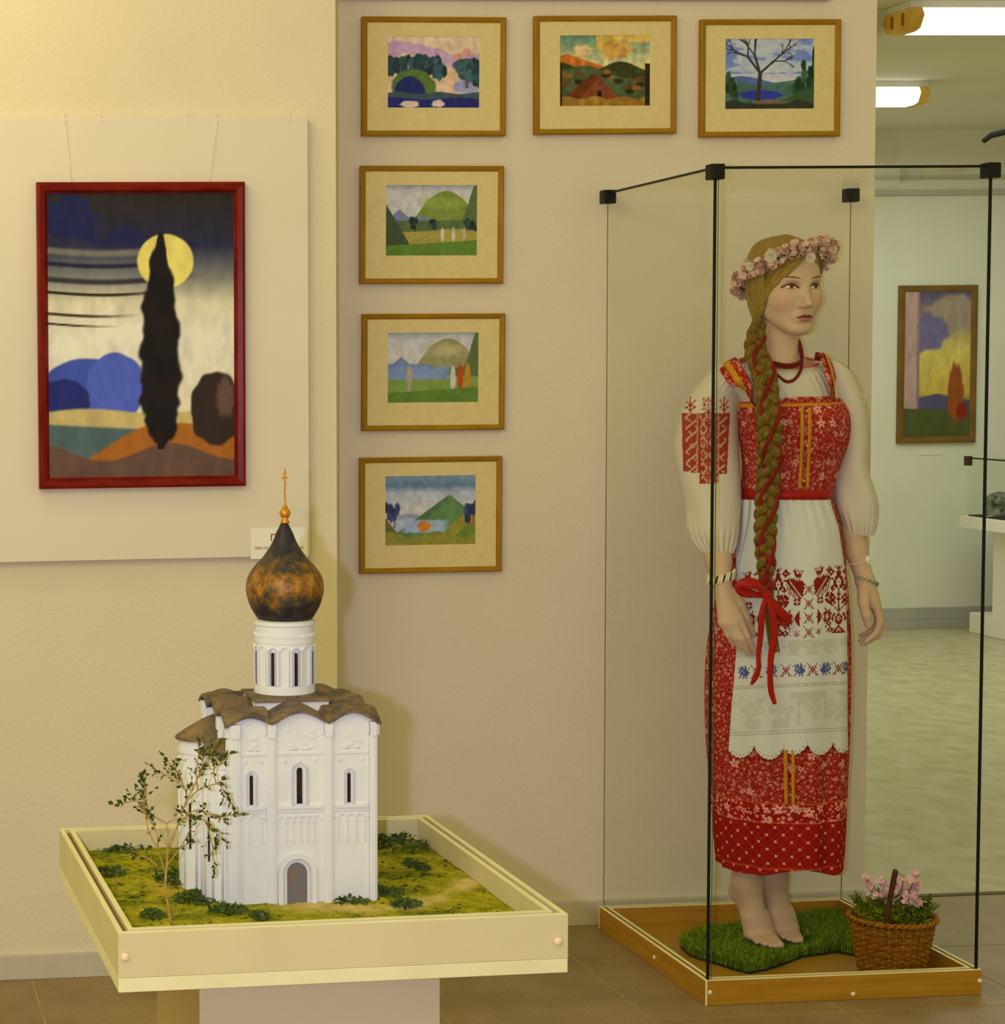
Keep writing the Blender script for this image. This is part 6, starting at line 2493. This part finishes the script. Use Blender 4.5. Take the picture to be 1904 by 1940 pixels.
# ------------------------------------------------------------------ sleeves
def sleeve(keys, name, seed, embroider=False, nv=260, nu=200):
    """keys: py, centre px, radius px, dy of the centre, depth radius m"""
    K = catmull(keys, nv)
    a = np.linspace(0, 2 * PI, nu, endpoint=False)
    rs_ = np.random.RandomState(seed)
    V = np.zeros((nv, nu, 3))
    py_ = K[:, 0]
    t = (py_ - py_[0]) / (py_[-1] - py_[0])
    ph = rs_.rand(6) * 6.28
    for i in range(nv):
        c = loc(K[i, 1], K[i, 0], K[i, 3])
        rx = K[i, 2] * (D0 - K[i, 3]) / FPX
        ry = K[i, 4]
        f = 1 + .045 * math.sin(t[i] * 9 + ph[0]) * np.sin(a * 2 + ph[1]) + .05 * t[i] ** 2 * np.sin(a * 5 + t[i] * 5 + ph[2]) + .035 * np.sin(a * 3 + t[i] * 13 + ph[3]) * t[i]
        f = f + (.05 * np.sin(a * 22 + ph[4]) * (np.exp(-((1 - t[i]) / .10) ** 2) + .6 * np.exp(-(t[i] / .1) ** 2)))
        V[i, :, 0] = c[0] + rx * f * np.cos(a)
        V[i, :, 1] = c[1] - ry * f * np.sin(a)
        V[i, :, 2] = c[2] + .010 * np.cos(a - 2.2) * t[i] * 0
    P_ = V @ np.stack([RH, HF, np.array([0, 0, 1.])]) + MO
    q = (P_ - CAMP) @ CM.T
    PX, PY = PCX + FPX * q[..., 0] / q[..., 2], PCY + FPX * q[..., 1] / q[..., 2]
    wc = np.array((.68, .62, .59))
    C = np.tile(wc, V.shape[:2] + (1,))
    if embroider:
        fr_ = np.sin(a)[None, :] > -.15
        fr_ = np.broadcast_to(fr_, PX.shape)
        er = np.array((.36, .035, .02))
        lt = np.array((.58, .38, .30))
        xL, xR = 1291 + (PY - 780) * .03, 1383 - (PY - 780) * .05
        bot_ = np.where((PX > 1325) & (PX < 1362), 916, np.where(PX >= 1362, 898, 893 + (PX - 1291) * .1))
        pan = fr_ & (PX > xL) & (PX < xR) & (PY > 782) & (PY < bot_)
        C[pan] = er
        k1 = (np.abs((PX - xL) % 1e9 - 18) < 9)
        w1 = np.abs(((PX - 1299) + (PY * 1.2)) % 26 - 13) < 2.6
        w2 = np.abs(((PX - 1299) - (PY * 1.2)) % 26 - 13) < 2.2
        c1_ = pan & (((PX > xL + 6) & (PX < xL + 27)) | ((PX > xR - 22) & (PX < xR - 5))) & (w1 | (w2 & (np.sin(PY * .5) > 0)))
        C[c1_] = lt
        c2_ = pan & (PX > xL + 34) & (PX < xR - 28) & ((np.abs(np.abs((PX - 1342) % 20 - 10) + np.abs((PY * .8) % 20 - 10) - 8) < 1.6) | (np.hypot((PX - 1342) % 5 - 2.5, PY % 5 - 2.5) < 1.0))
        C[c2_] = lt
        for xx in (1321, 1361):
            C[pan & (np.abs(PX - xx) < 1.2)] = lt * .9
        tmp = C.copy()
        for (nm, x, w_) in (('sprout', 1308, 26), ('tree', 1342, 26), ('sprout', 1372, 22)):
            stamp(tmp, PX, PY, nm, x, 767, w_, 30, er, False)
        C[fr_] = tmp[fr_]
    o = link(name, grid_mesh(name, V, np.clip(C, .01, .9), True), M_slv, man)
    o.modifiers.new('t', 'SOLIDIFY').thickness = .001
    return o


M_slv = mat_attr('white_sleeve_cotton', 'Col', .85, .12, 600)
sleeve([(690, 1392, 24, -.010, .050), (712, 1376, 36, -.016, .056), (760, 1349, 50, -.026, .060), (830, 1339, 59, -.028, .062), (900, 1344, 55, -.016, .064), (960, 1352, 51, .010, .066), (1000, 1353, 49, .040, .062), (1028, 1356, 39, .055, .050), (1047, 1360, 27, .066, .037)], 'sleeve', 4, True)
sleeve([(684, 1556, 24, -.005, .050), (708, 1578, 31, -.006, .058), (760, 1597, 35, -.010, .066), (830, 1603, 33, -.012, .068), (880, 1604, 32, -.010, .068), (920, 1613, 38, -.004, .066), (955, 1621, 40, .004, .062), (988, 1626, 33, .012, .052), (1013, 1628, 25, .018, .036)], 'sleeve', 9, False)
# pale reflecting medallion and bracelets
M_brs = mat_var('bone_bracelet', alb(214, 186, 134, 'case'), alb(190, 156, 100, 'case'), 60, .4)
dkb = base_mat('dark_bead', (.02, .016, .012), .4)[0]


def bracelet(px, py, dy, rx, tilt, n, mk):
    e2 = empty('bracelet', tuple(loc(px, py, dy)))
    e2.parent = man
    for i in range(n):
        a = 2 * PI * i / n
        p = np.array([rx * math.cos(a), -rx * .95 * math.sin(a), tilt * math.cos(a)])
        mk(e2, p, a, i)
    return e2


plate = MB().box((-.0026, -.003, -.0125), (.0026, .003, .0125), .0018).mesh('bracelet_plate')
plate.materials.append(M_brs)
spacer = MB().box((-.001, -.002, -.010), (.001, .002, .010)).mesh('bracelet_spacer')
spacer.materials.append(dkb)


def mk1(e2, p, a, i):
    link('bracelet_plate' if i % 3 else 'bracelet_spacer', plate if i % 3 else spacer, None, e2, tuple(p), (0, -.25, -a - PI / 2))


bracelet(1366, 1093, .1, .0325, .0085, 34, mk1)
bead2 = MB().box((-.0026, -.0022, -.0026), (.0026, .0022, .0026), .001).mesh('bracelet_link')
bead2.materials.append(mat_var('grey_beadwork', alb(150, 146, 112, 'case'), alb(70, 72, 52, 'case'), 160, .5))


def mk2(e2, p, a, i):
    link('bracelet_link', bead2, None, e2, tuple(p + np.array([0, 0, .0022 * (-1) ** i])), (0, 0, -a))


bracelet(1641, 1099, .055, .0275, -.011, 32, mk2)
cr = empty('price_medallion', tuple(loc(1644, 1062, .058)))
M_gem = base_mat('clear_plastic', (.85, .86, .86), .12, 0, .8)[0]
obj('disc', MB().ball((0, 0, 0), .0105, 18, 12, (.7, .5, 1.15)), M_gem, cr, True)
obj('band', MB().tube([(-.02 + .03 * math.cos(t) * .95, .012 - .025 * math.sin(t), -.004 + .006 * math.cos(t)) for t in np.linspace(0, 2 * PI, 40, endpoint=False)], .0010, 6, closed=True), M_skin2 if 'M_skin2' in globals() else M_brs, cr, True)
cr.name = 'wrist_medallion'
cr.parent = man

# ------------------------------------------------------------------ hair
m, nt, b = base_mat('blond_hair', (.4, .26, .08), .45, 0, .25)
at = nt.nodes.new('ShaderNodeAttribute')
at.attribute_name = 'pq'
mp = nt.nodes.new('ShaderNodeMapping')
mp.inputs['Scale'].default_value = (1.0, 1, 1)
nt.links.new(at.outputs['Vector'], mp.inputs[0])
n1 = noise(nt, mp.outputs[0], 6, 4, .6)
nt.links.new(ramp(nt, n1.outputs[0], [(.25, alb(86, 62, 8, 'case')), (.5, alb(126, 96, 26, 'case')), (.75, alb(176, 146, 74, 'case'))]), b.inputs['Base Color'])
n2 = noise(nt, mp.outputs[0], 26, 3)
bump(nt, b, n2.outputs[0], .5, .003)
M_hair = m


class HM:
    def __init__(self):
        self.V, self.Q, self.P = [], [], []
        self.n = 0

    def strand(self, pts, rad, flat=.55, n=8, seed=0., normal=None):
        P_ = np.array(pts)
        k = len(P_)
        T = np.gradient(P_, axis=0)
        T /= np.linalg.norm(T, axis=1)[:, None] + 1e-9
        for i in range(k):
            nr = np.array(normal[i]) if normal is not None else np.array([0, -1., 0])
            nr = nr - T[i] * (nr @ T[i])
            nr /= np.linalg.norm(nr) + 1e-9
            s = np.cross(T[i], nr)
            for j in range(n):
                a = 2 * PI * j / n
                self.V.append(P_[i] + rad[i] * (math.cos(a) * s + flat * math.sin(a) * nr))
                self.P.append((seed * 3.7 + (math.cos(a) * 1.3), i * .09 + seed))
        for i in range(k - 1):
            for j in range(n):
                j2 = (j + 1) % n
                b0 = self.n
                self.Q.append((b0 + i * n + j, b0 + i * n + j2, b0 + (i + 1) * n + j2, b0 + (i + 1) * n + j))
        self.n += k * n

    def build(self, name, mat, parent):
        return link(name, quads_mesh(name, np.array(self.V), np.array(self.Q), None, True, np.array(self.P)), mat, parent)


hm = HM()


def skull(d, r=0.):
    """point on the hair-covered skull along head direction d (x,f,z)"""
    d = np.array(d, float)
    d /= np.linalg.norm(d)
    R3 = np.array([.0745, .094, .086]) + r
    s = 1 / math.sqrt(((d / R3) ** 2).sum())
    p = d * s + np.array([0, -.012, .034])
    return p


def hw_(p):
    return H(*p)


rs = np.random.RandomState(21)
# base cap
nA, nB = 60, 40
V = np.zeros((nB, nA, 3))
for i in range(nB):
    th = PI * .80 * i / (nB - 1)
    for j in range(nA):
        ph = 2 * PI * j / nA
        d = np.array([math.sin(th) * math.sin(ph), math.sin(th) * math.cos(ph), math.cos(th)])
        fcut = 1.
        # open the face
        lim = PI * (.80 if math.cos(ph) < .2 else .80 - .52 * min(1, (math.cos(ph) - .2) / .45))
        t2 = th * lim / (PI * .80)
        d = np.array([math.sin(t2) * math.sin(ph), math.sin(t2) * math.cos(ph), math.cos(t2)])
        V[i, j] = hw_(skull(d, .003))
uvh = np.zeros((nB, nA, 2))
uvh[..., 0] = np.linspace(0, 9, nA)[None]
uvh[..., 1] = np.linspace(0, 2, nB)[:, None]
hair = link('hair', grid_mesh('hair', V, None, True, True, uvh), M_hair, man)
# side-parted locks swept over the forehead and gathered behind the picture-left ear
gather = np.array([-.055, -.030, -.085])
for k in range(64):
    t = k / 63.
    # start along the parting (front to crown)
    s0 = skull((.018, .75 - 1.5 * t, .75), .006)
    side = -1 if k % 2 == 0 else 1
    if side < 0:
        # picture-left side: over the temple and down to the gather point
        fwd = .85 - 1.35 * t
        p1 = skull((-.45, fwd * .95 + .05, .62), .011)
        p2 = skull((-.95, fwd * .55 + .12, .05 + .12 * (1 - t)), .013)
        p3 = np.array([-.066 + .004 * rs.randn(), .012 - .045 * t, -.045])
        p4 = gather + rs.randn(3) * .005
        pts_ = catmull([hw_(s0), hw_(p1), hw_(p2), hw_(p3), hw_(p4)], 22)
    else:
        fwd = .80 - 1.3 * t
        p1 = skull((.5, fwd * .95, .55), .009)
        p2 = skull((.93, fwd * .5 + .05, .06), .009)
        p3 = np.array([.066, -.01 - .04 * t, -.035])
        p4 = np.array([.045, -.065, -.065])
        p5 = gather + np.array([.03, -.02, .0]) + rs.randn(3) * .004
        pts_ = catmull([hw_(s0), hw_(p1), hw_(p2), hw_(p3), hw_(p4), hw_(p5)], 22)
    nrm = [p - hw_((0, -.012, .02)) for p in pts_]
    r = .0085 * np.sin(np.linspace(.35, PI - .45, 22)) ** .5
    hm.strand(pts_, r, .42, 8, k * 1.3, nrm)
for k in range(26):
    t = k / 25.
    st_ = np.array([.012, .070 - .02 * t, .088 + .012 * t])
    P0 = [st_, np.array([-.014 - .004 * t, .0935 - .013 * t, .066 + .018 * t]), np.array([-.040 - .010 * t, .0815 - .018 * t, .034 + .026 * t]), np.array([-.063 - .006 * t, .052 - .020 * t, .002 + .012 * t]), np.array([-.0715, .032 - .024 * t, -.030]), np.array([-.069, .012 - .012 * t, -.062]), gather + rs.randn(3) * .004]
    pts_ = catmull([hw_(p) for p in P0], 24)
    hm.strand(pts_, .0080 * np.sin(np.linspace(.25, PI - .45, 24)) ** .6, .38, 8, 200 + k * 1.7, [p - hw_((0, -.0, .02)) for p in pts_])
    P0 = [st_, np.array([.032, .082 - .010 * t, .066 + .014 * t]), np.array([.052 + .006 * t, .060 - .014 * t, .034 + .018 * t]), np.array([.066 + .002 * t, .030 - .016 * t, -.006]), np.array([.068, .004 - .02 * t, -.040]), np.array([.050, -.050, -.066])]
    pts_ = catmull([hw_(p) for p in P0], 24)
    hm.strand(pts_, .0085 * np.sin(np.linspace(.25, PI - .45, 24)) ** .6, .38, 8, 300 + k * 1.7, [p - hw_((0, -.0, .02)) for p in pts_])
o = hm.build('hair_locks', M_hair, hair)
o['kind'] = 'stuff'

# braid over the shoulder
bp = [(1437, 612, .035), (1432, 640, .045), (1431, 668, .062), (1442, 692, .092), (1449, 720, .118), (1453, 760, .142), (1456, 800, .158), (1458, 850, .155), (1456, 900, .138), (1452, 950, .134), (1450, 1000, .142), (1449, 1050, .152), (1451, 1090, .158), (1453, 1118, .162)]
BP = catmull([loc(*p) for p in bp], 420)
L = np.concatenate([[0], np.cumsum(np.linalg.norm(np.diff(BP, axis=0), axis=1))])
Ltot = L[-1]
hb = HM()
hr_ = HM()
wpx = np.interp(L / Ltot, [0, .06, .2, .5, .8, 1], [.62, .85, 1.0, 1.0, .92, .55])
per = .098
T = np.gradient(BP, axis=0)
T /= np.linalg.norm(T, axis=1)[:, None]
fr3 = np.array([0, -1., 0])
sx_ = np.cross(T, fr3)
sx_ /= np.linalg.norm(sx_, axis=1)[:, None]
ny_ = np.cross(sx_, T)
for s in range(3):
    ph = 2 * PI * s / 3
    w_ = 2 * PI * L / per + ph
    path = BP + sx_ * (.0170 * wpx * np.sin(w_))[:, None] + ny_ * (.0085 * wpx * np.sin(2 * w_))[:, None]
    rad = .0138 * wpx * (1 - .10 * np.cos(2 * w_ + .4))
    hb.strand(path[::2], rad[::2], .82, 12, s * 5.1 + 100, ny_[::2])
# red ribbon woven in: follows two strands, full width near the end
for s, (a0, a1, rw) in ((0, (.07, .98, .0056)), (1.5, (.07, .98, .0056)), (0.15, (.80, 1., .0125)), (1.15, (.90, 1., .0105))):
    w_ = (PI * L / per * .86 if rw < .007 else 2 * PI * L / per) + 2 * PI * s / 3 + .9
    i0, i1 = int(a0 * 419), int(a1 * 419)
    lift = .0055
    path = BP + sx_ * ((.0185 if rw > .007 else .0215) * wpx * np.sin(w_))[:, None] + ny_ * (.0085 * wpx * np.sin(2 * w_) + lift if rw > .007 else .0165 * wpx + .004 * np.cos(w_))[:, None]
    hr_.strand(path[i0:i1:2], np.full(len(path[i0:i1:2]), rw) * np.sin(np.linspace(.3, PI - .3, len(path[i0:i1:2]))) ** .3, .28 if rw < .007 else .6, 8, s, ny_[i0:i1:2])
m, nt, b = base_mat('braid_hair', (.3, .2, .06), .5, 0, .15)
at = nt.nodes.new('ShaderNodeAttribute')
at.attribute_name = 'pq'
n1 = noise(nt, at.outputs['Vector'], 5, 4, .6)
nt.links.new(ramp(nt, n1.outputs[0], [(.25, alb(58, 40, 3, 'case')), (.5, alb(96, 72, 12, 'case')), (.78, alb(150, 120, 46, 'case'))]), b.inputs['Base Color'])
n2 = noise(nt, at.outputs['Vector'], 22, 3)
bump(nt, b, n2.outputs[0], .6, .003)
tl = catmull([loc(1455, 1118, .160), loc(1457, 1150, .166), loc(1461, 1190, .168), (loc(1468, 1236, .166))], 24)
for q_ in range(5):
    hb.strand(tl + np.array([(q_ - 2) * .004, .002 * (q_ % 2), 0]) * np.linspace(1, 1.3, 24)[:, None], np.linspace(.0062, .0022, 24), .8, 8, 400 + q_, np.tile(np.array([0, -1., 0]), (24, 1)))
braid = hb.build('braid', m, man)
hr_.build('braid_ribbon', mat_var('dark_red_ribbon', (.16, .006, .004), (.28, .008, .005), 30, .4), braid)


# bow with tails
def band(path, widths, name, parent, n=36, roll=0.):
    P_ = catmull([loc(*p) for p in path], n)
    Wd = np.interp(np.linspace(0, 1, n), np.linspace(0, 1, len(widths)), widths)
    T_ = np.gradient(P_, axis=0)
    T_ /= np.linalg.norm(T_, axis=1)[:, None] + 1e-9
    V = np.zeros((n, 5, 3))
    for i in range(n):
        nr = np.array([math.sin(roll), -math.cos(roll), .2])
        s = np.cross(T_[i], nr)
        s /= np.linalg.norm(s) + 1e-9
        for j in range(5):
            q = (j - 2) / 2.
            V[i, j] = P_[i] + s * Wd[i] / 2 * q + np.array([0, -1, 0]) * .0015 * math.cos(q * 1.5)
    o = link(name, grid_mesh(name, V), M_sat, parent)
    o.modifiers.new('t', 'SOLIDIFY').thickness = .0009
    return o


bow = obj('bow', MB().ball(loc(1453, 1128, .176), .0125, 16, 12, (1, .8, 1.15)), M_sat, man, True)
band([(1452, 1128, .178), (1436, 1110, .186), (1418, 1104, .184), (1403, 1112, .178), (1410, 1122, .172), (1430, 1126, .170), (1450, 1130, .174)], [.010, .022, .028, .030, .026, .018, .010], 'bow_loop', bow, 48)
band([(1455, 1132, .178), (1468, 1146, .186), (1480, 1160, .186), (1490, 1172, .180), (1484, 1178, .172), (1470, 1160, .170), (1456, 1136, .174)], [.010, .018, .022, .024, .022, .016, .010], 'bow_loop', bow, 48)
band([(1452, 1132, .182), (1444, 1160, .188), (1441, 1200, .186), (1437, 1240, .184), (1437, 1265, .184), (1430, 1285, .186), (1423, 1297, .186)], [.012, .016, .015, .012, .013, .014, .006], 'bow_tail', bow)
band([(1456, 1132, .184), (1464, 1165, .190), (1468, 1200, .189), (1461, 1240, .186), (1459, 1280, .188), (1461, 1310, .189), (1468, 1334, .190)], [.012, .018, .017, .016, .014, .015, .010], 'bow_tail', bow)

# ------------------------------------------------------------------ necklace
M_coral = mat_var('dark_red_bead', (.14, .006, .005), (.20, .012, .010), 200, .28)
bead = MB().ball((0, 0, 0), .0044, 10, 7).mesh('bead', True)
bead.materials.append(M_coral)
nk = empty('necklace', tuple(loc(1490, 700, .06)))
nk.parent = man
nl = np.array(nk.location)
s1 = catmull([loc(1440, 668, -.02), loc(1448, 688, .05), loc(1466, 692, .073), (loc(1490, 696, .082)), loc(1510, 692, .078), loc(1518, 682, .062), loc(1515, 660, .03), loc(1508, 645, .005), loc(1500, 640, -.03)], 36)
s2 = catmull([loc(1440, 668, -.018), loc(1452, 692, .06), loc(1470, 708, .086), loc(1484, 720, .096), loc(1496, 723, .100), loc(1508, 716, .096), loc(1517, 700, .082), loc(1519, 678, .056), loc(1514, 655, .02), loc(1506, 644, -.01)], 38)
s3 = s1 + np.array([.001, -.004, .0062])
for S_ in (s1, s2, s3):
    for p in S_:
        link('bead', bead, None, nk, tuple(p - nl))

# ------------------------------------------------------------------ wreath
wrt = empty('flower_wreath', tuple(H(0, 0, .055)))
wrt.parent = man
wl = np.array(wrt.location)
M_pink2 = mat_var('wreath_pink', (.66, .40, .33), (.78, .54, .45), 150, .75)
M_crm = mat_var('wreath_cream', (.66, .60, .42), (.72, .68, .52), 100, .75)
M_gr = mat_var('wreath_leaf', alb(70, 72, 34, 'case'), alb(98, 98, 56, 'case'), 90, .8)


def wp(ph, dr_=0., dz_=0.):
    x, f = math.sin(ph), math.cos(ph)
    return H((.100 + dr_) * x, -.008 + (.106 + dr_) * f, .046 + .016 * x + .044 * f + dz_) - wl


obj('wreath_hoop', MB().tube([wp(2 * PI * i / 60) for i in range(60)], .004, 8, closed=True), M_gr, wrt, True)
rs = np.random.RandomState(33)
blm = []
for k in range(4):
    mbf = MB()
    for s in range(13):
        d = rs.randn(3)
        d /= np.linalg.norm(d)
        c = d * .0105 * rs.uniform(.6, 1.)
        flower(mbf, c, d + rs.randn(3) * .3, rs.uniform(.0058, .0080), 5, .3)
    me = mbf.mesh('blossom_cluster', False, False)
    me.materials.append(M_pink2)
    blm.append(me)
mbd = MB()
for ring_, r in ((13, .0155), (11, .0115), (8, .007)):
    for i in range(ring_):
        a = 2 * PI * i / ring_
        e1 = np.array([math.cos(a), 0, math.sin(a)])
        e2 = np.array([-math.sin(a), 0, math.cos(a)])
        up = np.array([0, -.35 * (.018 - r) / .01 * .006, 0]) - np.array([0, .002, 0])
        mbd.add([np.zeros(3), e1 * r * .6 + e2 * r * .23 + up, e1 * r + up * .6, e1 * r * .6 - e2 * r * .23 + up], [(0, 1, 2), (0, 2, 3)])
dme = mbd.mesh('daisy', False, False)
dme.materials.append(M_crm)
nf = 34
for i in range(nf):
    ph = -PI + 2 * PI * (i + .5) / nf
    for q in range(2):
        p = wp(ph + rs.uniform(-.06, .06), .004 + .006 * rs.rand(), (q - .5) * .018 + rs.uniform(-.005, .005))
        o = link('blossom_cluster', blm[(i + q) % 4], None, wrt, tuple(p), tuple(rs.rand(3) * 6.28))
        o.scale = (1.2,) * 3 if q else (1.05,) * 3
for (px, py, dy_, sc2) in ((1459, 486, .085, 1.15), (1532, 489, .135, .95), (1413, 497, .02, 1.0), (1574, 474, .10, .8), (1421, 505, .05, .8)):
    p = loc(px, py, dy_)
    dv = p - HC
    o = link('daisy', dme, None, wrt, tuple(p - wl + np.array([dv[0] * .04, -.012, 0])), (rs.uniform(-.3, .3), 0, math.atan2(dv[0], -dv[1]) * .8))
    o.scale = (sc2,) * 3
lfm = MB()
for i in range(60):
    ph = rs.rand() * 6.28
    c = wp(ph, .004, rs.uniform(-.012, .012))
    d = rs.randn(3)
    d /= np.linalg.norm(d)
    s = np.cross(d, rs.randn(3))
    s /= np.linalg.norm(s)
    lfm.add([c, c + d * .010 + s * .003, c + d * .02, c + d * .010 - s * .003], [(0, 1, 2), (0, 2, 3)])
o = obj('wreath_leaves', lfm, M_gr, wrt)
o['kind'] = 'stuff'
tag(man, 'female mannequin with a long blond braid in a red floral sarafan and white apron', 'mannequin')
